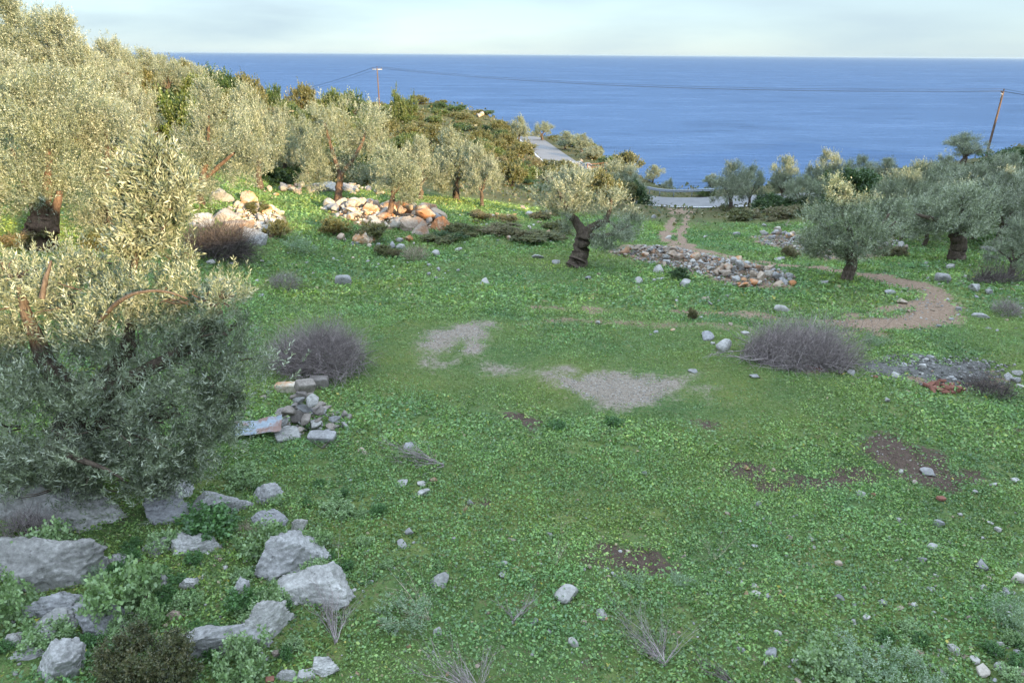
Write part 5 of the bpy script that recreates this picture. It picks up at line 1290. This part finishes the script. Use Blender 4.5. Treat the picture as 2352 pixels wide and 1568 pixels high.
def brush_pile(u, v_base, v_top, wpx, label, n, seed, mat, lean=(0, 0, 0), radial=.6, dep=.75, r=(.004, .011), ln=(.5, 1.3), arms=0, name="brush_pile"):
    g = rng(seed); b = hit1(u, v_base); s = pxm(b); w = wpx * s / 2
    b[1] += w * dep * .6; b[2] = H([b[0]], [b[1]])[0]
    top = at(u, v_top, b[1]); h = top[2] - b[2]
    mb = MB()
    q = unit_dirs(n, g); q[:, 2] = np.abs(q[:, 2]); rr = g.uniform(.25, 1, n) ** .6
    A = q * rr[:, None] * np.array([w * .80, w * dep * .80, h * .62])
    bump = 1 + .25 * noise2(q[:, 0] * 3, q[:, 1] * 3, 1.3, 2, seed)
    A *= bump[:, None]
    tang = norm(np.cross(q, unit_dirs(n, g)))
    D = norm(q * radial + tang * 1.0 + np.asarray(lean) + np.array([0, 0, .22]))
    L = g.uniform(*ln, n) * min(1.0, w / 1.3)
    P = twigs_into(mb, A, D, L, g.uniform(*r, n), g, 4, .30)
    m = n // 2
    k = g.integers(0, n, m); t_ = g.integers(1, 5, m)      # side shoots
    twigs_into(mb, P[k, t_], norm(D[k] + unit_dirs(m, g) * .8), L[k] * g.uniform(.25, .5, m), np.full(m, r[0] * .9), g, 3, .25)
    if arms:
        a = g.uniform(0, 6.28, arms)
        A2 = np.stack([w * .55 * np.cos(a), w * dep * .55 * np.sin(a), np.full(arms, h * .25)], -1)
        D2 = norm(np.stack([np.cos(a), .6 * np.sin(a), g.uniform(-.05, .35, arms)], -1))
        P2 = twigs_into(mb, A2, D2, g.uniform(.7, 1.25, arms) * w * .8, np.full(arms, .016), g, 6, .25, 4)
        kk = g.integers(0, arms, arms * 5); tt = g.integers(2, 7, arms * 5)
        twigs_into(mb, P2[kk, tt], norm(D2[kk] + unit_dirs(arms * 5, g) * .7), g.uniform(.2, .5, arms * 5), np.full(arms * 5, .007), g, 3, .3)
    o = add(name, mb.mesh(name, mat), None, b)
    return tag(o, label, "brush pile", "heaps of dead twigs")
brush_pile(720, 868, 754, 262, "round heap of grey dead twigs left of the gravel, above the stone heap", 2500, 601, M_TWIG, (-.3, 0, .25), .32, .8, (.004, .010), (.45, 1.15))
brush_pile(1840, 848, 762, 300, "long heap of grey dead twigs at the crest right of the gravel", 2900, 602, M_TWIG, (.55, .1, -.10), .25, .6, arms=9)
brush_pile(488, 596, 512, 160, "dark heap of cut brush in the shade below the lit boulders", 1700, 603, M_TWIG_DARK, (.2, 0, 0), .6, .7, (.006, .014))
brush_pile(2296, 652, 632, 100, "low dark heap of twigs near the right edge", 420, 604, M_TWIG_DARK, (.4, 0, -.1), .4, .6, (.006, .014), arms=3)
brush_pile(650, 668, 610, 90, "thin grey tangle of dry weeds right of the near olive", 420, 605, M_TWIG, (.2, 0, .2), .6, .8, (.003, .007), (.4, .8))
brush_pile(2325, 728, 680, 62, "grey leafless thorn bush at the right edge", 420, 606, M_TWIG, (0, 0, .4), .8, .9, (.003, .008), (.4, .8))
brush_pile(950, 600, 560, 70, "pale dry grass and stems below the orange boulders", 420, 607, M_STRAW, (0, 0, .6), .5, .8, (.004, .009), (.4, .8))
brush_pile(2290, 915, 880, 100, "dark thorny twigs at the right end of the gravel mound", 460, 608, M_TWIG_DARK, (.1, 0, .1), .6, .8, (.003, .008), (.5, 1.0))
brush_pile(40, 1250, 1170, 130, "dry grey twigs lying under the near olive at the left edge", 420, 609, M_TWIG, (.1, 0, .1), .6, .7, (.003, .006), (.4, .9))
brush_pile(560, 1235, 1190, 60, "straw coloured dry tuft behind the pointed boulder", 220, 610, M_STRAW, (0, 0, .6), .6, .8, (.002, .004), (.3, .5))
def fan(base, tips, n, label, seed, mat, lift=.12, r=.006, spread=22, sub=3, name="dead_branch", cat="dead branch"):
    """a dead branch lying on the ground: stems run from base to round about the tips"""
    g = rng(seed); b = hit1(*base); mb = MB()
    T = np.array(tips, float); k = g.integers(0, len(T), n); j = T[k] + g.normal(0, spread, (n, 2))
    E = hit(j[:, 0], j[:, 1]); E[:, 2] += g.uniform(.02, 1, n) * lift
    A = np.zeros((n, 3)); A += g.normal(0, .015, (n, 3)); D = E - b; L = np.linalg.norm(D, axis=1)
    A[:, 2] += .03; D = norm(D + np.array([0, 0, .12]) * L[:, None]); f = g.uniform(.45, 1.0, n)
    P = twigs_into(mb, A, D, L * f, r * g.uniform(.5, 1.2, n), g, 6, .18, 4, .06)
    m = n * sub; kk = g.integers(0, n, m); tt = g.integers(1, 7, m)
    P2 = twigs_into(mb, P[kk, tt], norm(D[kk] + unit_dirs(m, g) * .55 + np.array([0, 0, .12])), L[kk] * g.uniform(.15, .45, m), np.full(m, r * .5), g, 4, .25, 3)
    k3 = g.integers(0, m, m); t3 = g.integers(1, 5, m)
    twigs_into(mb, P2[k3, t3], norm(D[kk[k3]] + unit_dirs(m, g) * .8), L[kk[k3]] * g.uniform(.06, .2, m), np.full(m, r * .33), g, 3, .25, 3)
    return tag(add(name, mb.mesh(name, mat), None, b), label, cat, "dead branches in the grass")
fan((1018, 1070), [(880, 1050), (900, 1062), (930, 1072), (960, 1085), (890, 1040)], 16, "dead olive branch fanning out to the left in mid foreground", 621, M_TWIG, .16, .010, 12, 6)
fan((772, 1478), [(700, 1360), (740, 1330), (800, 1340), (830, 1370), (760, 1350)], 22, "leafless grey shrublet rising beside the sloping boulder", 622, M_TWIG, .22, .0048, 16, 5, "dry_shrub", "dry shrub")
fan((985, 1425), [(840, 1380), (870, 1320), (905, 1300), (930, 1400), (960, 1350), (890, 1430)], 16, "straw coloured dry stems sprawling over pale herbs", 623, M_STRAW, .12, .005, 20, 4)
fan((1525, 1530), [(1390, 1420), (1420, 1410), (1450, 1440), (1480, 1400), (1520, 1420), (1580, 1450), (1430, 1480)], 30, "grey dead twigs fanning up from the lower middle edge", 624, M_TWIG, .10, .0042, 18, 5)
fan((1100, 1600), [(930, 1520), (960, 1500), (1010, 1480), (1060, 1530), (1120, 1490), (1000, 1550)], 24, "dead branch spreading across the middle of the bottom edge", 625, M_TWIG, .10, .0055, 18, 5)
fan((1690, 1580), [(1560, 1470), (1570, 1500), (1600, 1510)], 6, "dark bare stick lying at the bottom right of the twigs", 626, M_TWIG_DARK, .08, .014, 10, 2)
fan((1180, 1430), [(1150, 1395), (1230, 1380), (1200, 1400)], 14, "small grey tuft of dead twigs above the cracked stone", 627, M_TWIG, .12, .005, 12, 4)
fan((1640, 1290), [(1590, 1300), (1660, 1255), (1700, 1250), (1620, 1270)], 10, "thin dry stems in the right clover", 628, M_STRAW, .15, .003, 14, 4)
fan((1275, 1300), [(1255, 1230), (1275, 1225), (1300, 1240)], 10, "thin dry weed stalk near the pyramid stone", 629, M_STRAW, .3, .003, 8, 3)
fan((250, 1470), [(330, 1430), (350, 1450), (300, 1480), (280, 1440)], 12, "thin grey twigs between the lower left boulders", 630, M_TWIG, .15, .004, 12, 4)
fan((740, 1030), [(800, 990), (850, 1012), (690, 1000)], 6, "dark stick sticking out of the stone heap", 631, M_TWIG_DARK, .1, .010, 8, 2)
fan((1930, 860), [(1990, 780), (2020, 790), (2010, 830), (1900, 800), (1960, 800)], 14, "dark twisted branch at the right end of the long twig heap", 632, M_TWIG_DARK, .5, .014, 14, 4)
fan((2250, 905), [(2200, 850), (2235, 840), (2275, 850), (2300, 860)], 14, "dark upright weeds on the gravel mound", 633, M_TWIG_DARK, .5, .006, 10, 4)

# ------------------------------------------------------------------ leafy herbs
HERB_COLS = {'pale': ([(.23, .33, .15), (.30, .40, .20), (.18, .27, .11)], [.4, .3, .3]), 'silver': ([(.20, .28, .16), (.27, .34, .22), (.15, .22, .12)], [.4, .3, .3]), 'deep': ([(.075, .16, .045), (.10, .21, .06), (.055, .12, .035)], [.4, .3, .3])}
def herb_proto(seed, kind):
    g = rng(seed); lobes = [((0, 0, .28), (.40, .40, .24))]
    for i in range(7):
        a = i * .9 + g.uniform(-.3, .3); r = g.uniform(.2, .42); lobes.append(((r * math.cos(a), r * math.sin(a), g.uniform(.15, .42)), (.17, .17, .15)))
    cols, w = HERB_COLS[kind]
    return crown_mesh("foliage", lobes, 420, g, .060 if kind != 'silver' else .042, .050 if kind != 'silver' else .020, 7, .14, M_LEAF, cols, w, .35, .5, 1.0)
HERBS = {k: [herb_proto(700 + 5 * i + j, k) for j in range(2)] for i, k in enumerate(HERB_COLS)}
for i, (u, v, w, h, k, lab) in enumerate([
  (290, 1400, 140, 110, 'pale', "big pale green leafy plant between the lower left rocks"), (15, 1420, 110, 90, 'pale', "pale leafy plant at the left edge below the smooth rock"), (110, 1300, 120, 80, 'pale', "pale leafy plant above the long smooth rock"),
  (560, 1555, 120, 90, 'pale', "pale leafy plant at the bottom edge right of the dark shrub"), (480, 1225, 150, 60, 'deep', "deep green large-leaved plant under the pointed boulder"), (600, 1270, 110, 70, 'pale', "pale leafy plant right of the deep green one"),
  (720, 1265, 80, 60, 'pale', "pale plant behind the large cracked boulder"), (620, 1400, 90, 60, 'pale', "pale plant at the left foot of the sloping boulder"), (730, 1330, 70, 50, 'pale', "pale plant growing on the sloping boulder's edge"), (560, 1400, 80, 50, 'deep', "green leafy plant left of the sloping boulder"),
  (350, 1435, 60, 60, 'pale', "upright pale plant above the white-veined boulder"), (120, 1475, 90, 50, 'pale', "pale plant on the grey rough boulder"), (380, 1255, 70, 40, 'pale', "pale plant between the layered and dark rocks"), (220, 1340, 50, 36, 'silver', "small silvery rosette above the big pale plant"),
  (1960, 1535, 130, 40, 'silver', "silvery herb carpet at the lower right, left half"), (2070, 1550, 130, 40, 'silver', "silvery herb carpet at the lower right, right half"), (2310, 1440, 100, 60, 'silver', "silvery herb at the right edge"), (1905, 1555, 120, 60, 'pale', "pale herb left of the silvery carpet"),
  (560, 1110, 90, 40, 'pale', "pale herbs behind the pointed boulder"), (930, 1425, 130, 50, 'silver', "silvery herb under the straw coloured stems"), (690, 585, 90, 40, 'silver', "silvery weed between the near olive and the lit grass"), (780, 1180, 80, 36, 'pale', "pale herb patch on the clover slope"),
  (2010, 800, 60, 30, 'silver', "grey thistle rosette behind the long twig heap"), (1280, 985, 50, 22, 'deep', "dark thistle rosette right of the small soil spot"), (1410, 975, 46, 20, 'deep', "second thistle rosette below the large gravel patch"), (1450, 1345, 70, 34, 'silver', "thistle rosette below the red soil patch"), (1560, 1345, 60, 30, 'silver', "thistle right of the one below the red soil"),
  ]):
    b = hit1(u, v); s = pxm(b); g = rng(i + 900)
    root = tag(add("leafy_plant", None, None, b, (0, 0, g.uniform(0, 6.28)), (w * s / 1.05, w * s / 1.05, h * s / .62)), lab, "plant", "leafy plants of the meadow")
    add("foliage", HERBS[k][i % 2], root)

def rock_herbs():
    g = rng(990)
    for (u0, v0, u1, v1, n, where) in [(0, 1240, 700, 1560, 46, "among the rocks at lower left"), (560, 1090, 900, 1330, 14, "on the slope right of the rocks"), (1900, 1430, 2352, 1568, 10, "among the stones at lower right")]:
        for _ in range(n):
            u, v = g.uniform(u0, u1), g.uniform(v0, v1); b = hit1(u, v); k = ('deep', 'pale', 'deep')[int(g.integers(3))]; w = g.uniform(.22, .42)
            root = tag(add("leafy_plant", None, None, b, (0, 0, g.uniform(0, 6.28)), (w / 1.05, w / 1.05, w * g.uniform(.35, .6) / .62)), "%s green low leafy plant %s" % ("pale" if k == 'pale' else "deep", where), "plant", "low leafy plants " + where)
            add("foliage", HERBS[k][int(g.integers(2))], root)
rock_herbs()

# ------------------------------------------------------------------ power line
M_POLE = bark("weathered_pole_wood", (.075, .050, .036), (.20, .135, .10), .6)
def plain(name, col, rough=.6, metal=0.0, spec=.4, n=8.0, amt=.25):
    t = NT(name); P = t.obj()
    t.pbsdf(t.mix(1.0, col, t.ramp(t.noise(n, 5, .65, P), [(.3, (1 - amt,) * 3), (.7, (1 + amt,) * 3)]), 'MULTIPLY'), rough, None, spec, metal); return t.m
M_ARM = plain("galvanised_arm", (.55, .55, .54), .55, .2); M_INS = plain("brown_insulator", (.06, .035, .03), .25); M_WIRE = plain("cable", (.03, .032, .036), .8)
def power_pole(b, top, arm_dir, label):
    root = tag(add("power_pole", None, None, b), label, "power pole", "power poles")
    h = np.asarray(top) - b
    mb = MB(); mb.put(*tube([(0, 0, -.6), h * .5, h], [.17, .15, .115], 10)); add("pole", mb.mesh("pole", M_POLE, True, False), root)
    a = norm(np.array(arm_dir, float)); R = np.array([a, np.cross((0, 0, 1.0), a), (0, 0, 1.0)]).T
    mb = MB(); mb.put(*box(h - (0, 0, .35) + R[:, 1] * .16, (2.3, .12, .14), R)); mb.put(*box(h - (0, 0, .75) + R[:, 1] * .16, (.1, .06, .8), R))
    add("crossarm", mb.mesh("crossarm", M_ARM, False, False), root)
    out = []
    for o_ in (-1.0, 0.0, 1.0):
        p0 = h + a * o_ + R[:, 1] * .16 - (0, 0, .28)
        if o_ == 0: p0 = h + np.array([0, 0, .02])
        mb = MB(); mb.put(*tube([p0, p0 + (0, 0, .10), p0 + (0, 0, .16), p0 + (0, 0, .22), p0 + (0, 0, .30)], [.03, .04, .12, .10, .06], 8))
        add("insulator", mb.mesh("insulator", M_INS, True, False), root)
        out.append(np.asarray(b) + p0 + (0, 0, .30))
    return out
Yp1, Yp2 = 172.0, 104.0
t1, t2 = at(866, 156, Yp1), at(2305, 210, Yp2)
b1 = np.array([t1[0], t1[1], H([t1[0]], [t1[1]])[0]]); b2 = np.array([t2[0], t2[1], H([t2[0]], [t2[1]])[0]])
w1 = power_pole(b1, t1, (1, .15, 0), "wooden power pole with a pale crossarm among trees on the hillside")
w2 = power_pole(b2, t2, (.50, .86, 0), "wooden power pole at the right, rising from the olive grove")
def cable(a, b, sag, label):
    t = np.linspace(0, 1, 41)[:, None]; P = np.asarray(a) * (1 - t) + np.asarray(b) * t; P[:, 2] -= (sag * 4 * t * (1 - t))[:, 0]
    mb = MB(); o0 = P[0].copy(); mb.put(*tube(P - o0, .020, 5))
    return tag(add("power_cable", mb.mesh("power_cable", M_WIRE, True, False), None, o0), label, "power cable", "power cables")
for i, nm in enumerate(("left", "middle", "right")):
    cable(w1[i], w2[i], 1.55, "thin cable from the %s insulator of the hillside pole across the sea view" % nm)
    e = at(575, 222 + i * 2, 250.0) + (i * .8, 0, 0)
    cable(w1[i], e, 1.2, "thin cable from the %s insulator running left behind the hill" % nm)
    cable(w2[i], at(2700, 215, 85.0) + (0, i * .8, 0), .8, "thin cable from the right pole's %s insulator leaving the picture" % nm)

# ------------------------------------------------------------------ guardrail and gate
def guardrail():
    m = plain("galvanised_rail", (.27, .30, .33), .5, .4); P = ROAD; T = norm(np.gradient(P[:, :2], axis=0)); N = np.stack([-T[:, 1], T[:, 0]], -1)
    Q = np.c_[P[:, :2] + N * 3.3, P[:, 2]]
    rel = (Q - CAM) @ R_NP; u = UC + FPX * rel[:, 0] / -rel[:, 2]
    k = np.where((u > 1478) & (u < 1640))[0]; Q, N, T = Q[k], N[k], T[k]; o0 = Q[0].copy()
    root = tag(add("guardrail", None, None, o0), "grey metal guardrail on the seaward side of the lower road", "guardrail")
    prof = [(.42, .0), (.47, -.05), (.53, -.05), (.575, 0), (.62, -.05), (.68, -.05), (.73, 0)]
    V = np.concatenate([np.c_[Q[:, :2] + N * o_, Q[:, 2] + z_ + .06] - o0 for z_, o_ in prof] + [np.c_[Q[:, :2] + N * (o_ + .012), Q[:, 2] + z_ + .06] - o0 for z_, o_ in prof])
    n = len(Q); i = np.arange(n - 1); F = []
    for r_ in range(6):
        F.append(np.stack([r_ * n + i, r_ * n + i + 1, (r_ + 1) * n + i + 1, (r_ + 1) * n + i], -1)); F.append(F[-1][:, ::-1] + 7 * n)
    add("rail", build_mesh("rail", V, np.vstack(F), m, None, False), root)
    run = np.r_[0, np.cumsum(np.linalg.norm(np.diff(Q, axis=0), axis=1))]
    for d in np.arange(.5, run[-1], 2.0):
        p = np.array([np.interp(d, run, Q[:, a]) for a in range(3)]) - o0; nn = np.array([np.interp(d, run, N[:, 0]), np.interp(d, run, N[:, 1])])
        ang = math.atan2(nn[1], nn[0])
        mb = MB(); mb.put(*box((p[0] + nn[0] * .09, p[1] + nn[1] * .09, p[2] + .28), (.10, .07, 1.0), rotz(ang))); add("post", mb.mesh("post", m, False, False), root)
guardrail()
def gate():
    m = plain("rusty_iron", (.24, .12, .07), .8); p = hit1(1370, 412); s = pxm(p); root = tag(add("metal_gate", None, None, p, (0, 0, .5)), "rusty wire mesh gate beside the upper road below the scree", "gate")
    for x in (-1.5, 1.5):
        mb = MB(); mb.put(*tube([(x, 0, -.3), (x, 0, 2.1)], .07, 8)); add("gate_post", mb.mesh("gate_post", m, True, False), root)
    mb = MB()
    for z_ in (.25, .7, 1.15, 1.6, 2.0): mb.put(*tube([(-1.42, 0, z_), (1.42, 0, z_ + .0)], .03, 6))
    for x in np.linspace(-1.3, 1.3, 9): mb.put(*tube([(x, .035, .2), (x, .035, 2.02)], .016, 5))
    add("gate_panel", mb.mesh("gate_panel", m, True, False), root)
gate()

# ------------------------------------------------------------------ concrete block, sheet metal, bricks, gravel mound
def blocky(seed, e=.32, rough=.05, sub=4):
    v, f = ICO[sub]; w = np.sign(v) * np.abs(v) ** e; w = w / np.abs(w).max(0)
    return w * (1 + rough * fbm(w * 2.2 + seed * 3.3, 4))[:, None], f
def block(u, v, size, yaw, label, mat, seed, name, cat, group=None, tilt=(0, 0), lift=0.0, e=.32, rough=.05):
    p = hit1(u, v); vv, f = blocky(seed, e, rough)
    me = build_mesh(name, vv * np.array(size) / 2, f, mat, None, False)
    o = add(name, me, None, (p[0], p[1], p[2] + size[2] * .38 + lift), (tilt[0], tilt[1], yaw))
    return tag(o, label, cat, group)
block(676, 898, (.92, .30, .26), .06, "longer broken concrete pillar piece behind the stone heap", M_STONE['cream'], 1, "concrete_pillar", "concrete pillar", "broken concrete pillar pieces")
block(733, 886, (.50, .32, .30), .10, "shorter broken concrete pillar piece touching the twig heap", M_STONE['concrete'], 2, "concrete_pillar", "concrete pillar", "broken concrete pillar pieces")
block(705, 922, (.46, .30, .26), .7, "large flat slab on top of the stone heap", M_STONE['concrete'], 3, "stone_slab", "stone slab", None, (.3, .2), .34)
block(692, 975, (.42, .30, .12), .4, "broad slanting slab at the front of the stone heap", M_STONE['concrete'], 4, "stone_slab", "stone slab", None, (.7, .1), .16)
block(740, 1008, (.60, .32, .16), -.05, "pale mortar covered slab at the foot of the stone heap", M_STONE['pale'], 5, "stone_slab", "stone slab", None, (.1, .0), .0)
block(660, 1003, (.52, .42, .10), .5, "dark flat slab beside the sheet metal", M_STONE['dark'], 6, "stone_slab", "stone slab", None, (.25, .05), .02)
def metal_sheet():
    t = NT("sheet_metal"); P = t.obj()
    rust = t.ramp(t.noise(3.2, 5, .65, P), [(.50, (0, 0, 0)), (.60, (1, 1, 1))])
    c = t.mix(rust, t.ramp(t.noise(7, 4, .6, P), [(.3, (.17, .205, .235)), (.7, (.27, .31, .345))]), (.20, .125, .10))
    t.pbsdf(c, .5, None, .4, .35)
    p = hit1(590, 1000); g = rng(44)
    nx, ny = 40, 24; X, Yg = np.meshgrid(np.linspace(-.5, .5, nx), np.linspace(-.28, .28, ny))
    Z = .10 * np.abs(X + .3 * Yg) + .05 * noise2(X, Yg, .22, 3, 3.0) + .035 * np.maximum(0, Yg + X * .4) + .05
    def sheet(dz): return np.stack([X + .03 * noise2(X, Yg, .2, 2, 8.0), Yg, Z + dz], -1).reshape(-1, 3)
    i = np.arange(ny - 1)[:, None] * nx; j = np.arange(nx - 1)[None]
    F = np.stack([i + j, i + j + 1, i + nx + j + 1, i + nx + j], -1).reshape(-1, 4)
    V = np.vstack([sheet(.003), sheet(0)]); n = nx * ny
    edge = np.r_[np.arange(nx), np.arange(1, ny) * nx + nx - 1, (ny - 1) * nx + np.arange(nx - 2, -1, -1), np.arange(ny - 2, 0, -1) * nx]
    E = np.stack([edge, edge + n, np.roll(edge, -1) + n, np.roll(edge, -1)], -1)
    me = build_mesh("metal_sheet", V, [np.vstack([F, F[:, ::-1] + n, E])], t.m, None, False)
    tag(add("metal_sheet", me, None, (p[0], p[1] + .1, p[2] + .10), (.10, 0, .25), (1.0, 1.0, 1.0)), "crumpled blue grey sheet metal with rust beside the stone heap", "sheet metal")
metal_sheet()
M_BRICK = plain("red_brick", (.19, .085, .060), .9, 0, .2, 9.0, .35)
def bricks():
    g = rng(71)
    for i in range(26):
        u, v = 2180 + g.normal(0, 30), 893 + g.normal(0, 8)
        block(u, v, (g.uniform(.12, .26), g.uniform(.08, .14), g.uniform(.05, .09)), g.uniform(0, 6.28), "broken red brick in the small heap before the gravel mound", M_BRICK, i, "brick", "brick", "broken bricks before the gravel mound", (g.normal(0, .35), g.normal(0, .35)), .10 * g.uniform(), .22, .06)
    block(2160, 1149, (.17, .10, .06), .2, "orange red brick chip lying alone in the right clover", M_BRICK, 40, "brick", "brick", None, (.1, .1), .03, .22)
    block(1850, 846, (.9, .12, .06), -.35, "rust red plank under the long twig heap", M_BRICK, 41, "plank", "plank", None, (0, .06), .04, .2)
    block(2010, 866+4, (.10, .09, .07), .4, "red chip left of the gravel mound", M_BRICK, 42, "brick", "brick", None, (.1, .1), .03, .22)
    block(2005, 1139, (.10, .07, .05), 1.0, "dark red tile chip beside the pale stone on the soil", M_BRICK, 43, "brick", "brick", None, (.2, .1), .02, .22)
    block(621, 1566, (.10, .07, .06), .3, "red brick chip at the bottom left edge", M_BRICK, 44, "brick", "brick", None, (.2, .1), .02, .22)
bricks()
def gravel_mound():
    t = NT("gravel_heap"); P = t.pos(); a, b = t.noise(4, 5, .65, P), t.noise(26, 4, .7, P)
    t.pbsdf(t.ramp(t.mix(.55, a, b), [(.32, (.050, .046, .040)), (.48, (.115, .110, .100)), (.60, (.19, .185, .172)), (.72, (.36, .35, .33))]), .95, t.bump(t.mix(.6, a, b), 1.0, .08), .1)
    out = np.array([(1950,835),(2000,815),(2100,808),(2200,816),(2290,826),(2330,850),(2320,905),(2250,912),(2150,892),(2050,876),(1980,862)], float)
    Q = hit(out[:, 0], out[:, 1]); lo, hi = Q[:, :2].min(0), Q[:, :2].max(0)
    X, Yg = np.meshgrid(np.linspace(lo[0], hi[0], 90), np.linspace(lo[1], hi[1], 70)); x, y = X.ravel(), Yg.ravel()
    d, _ = seg_dist(x, y, Q, True); d = np.where(inside(x, y, Q), d, -d)
    z = H(x, y) + .26 * sstep(-.05, 1.9, d + .3 * noise2(x, y, .9, 3, 4.0)) + .09 * noise2(x, y, .5, 3, 5.0) * sstep(0, .5, d) + .03 * noise2(x, y, .15, 2, 6.0) - .05 - .3 * sstep(0, -.5, d)
    i = np.arange(69)[:, None] * 90; j = np.arange(89)[None]
    F = np.stack([i + j, i + j + 1, i + 90 + j + 1, i + 90 + j], -1).reshape(-1, 4)
    keep = d[F].min(1) > -.4
    tag(add("gravel_mound", build_mesh("gravel_mound", np.stack([x, y, z], -1), F[keep], t.m, None, True)), "low grey mound of gravel and earth at the right behind the crest", "mound")
    g = rng(81)
    for i_ in range(46):
        k = int(g.integers(len(x)))
        while d[k] < .05: k = int(g.integers(len(x)))
        kk = ('grey', 'pale', 'dark', 'tan')[int(g.choice(4, p=[.4, .35, .15, .1]))]; w = .07 + .22 * g.uniform() ** 2
        put_rock((x[k], y[k], z[k]), w, "%s %s stone half buried in the gravel mound" % ("larger" if w > .16 else "small", cname[kk]), kk, "stones on the gravel mound", None, .6, .8, .3)
gravel_mound()

# ------------------------------------------------------------------ haze over the water
def haze():
    m = bpy.data.materials.new("haze"); m.use_nodes = True; t = m.node_tree; t.nodes.clear()
    o = t.nodes.new('ShaderNodeOutputMaterial'); v = t.nodes.new('ShaderNodeVolumePrincipled')
    v.inputs['Color'].default_value = (.42, .54, .62, 1); v.inputs['Density'].default_value = 1.7e-5; v.inputs['Anisotropy'].default_value = 0.1
    t.links.new(v.outputs[0], o.inputs['Volume'])
    vv, f = box((0, 0, 34), (186000, 186000, 84))
    tag(add("haze", build_mesh("haze", vv, f, m)), "thin haze over the sea", "haze", None, 'stuff')
haze()
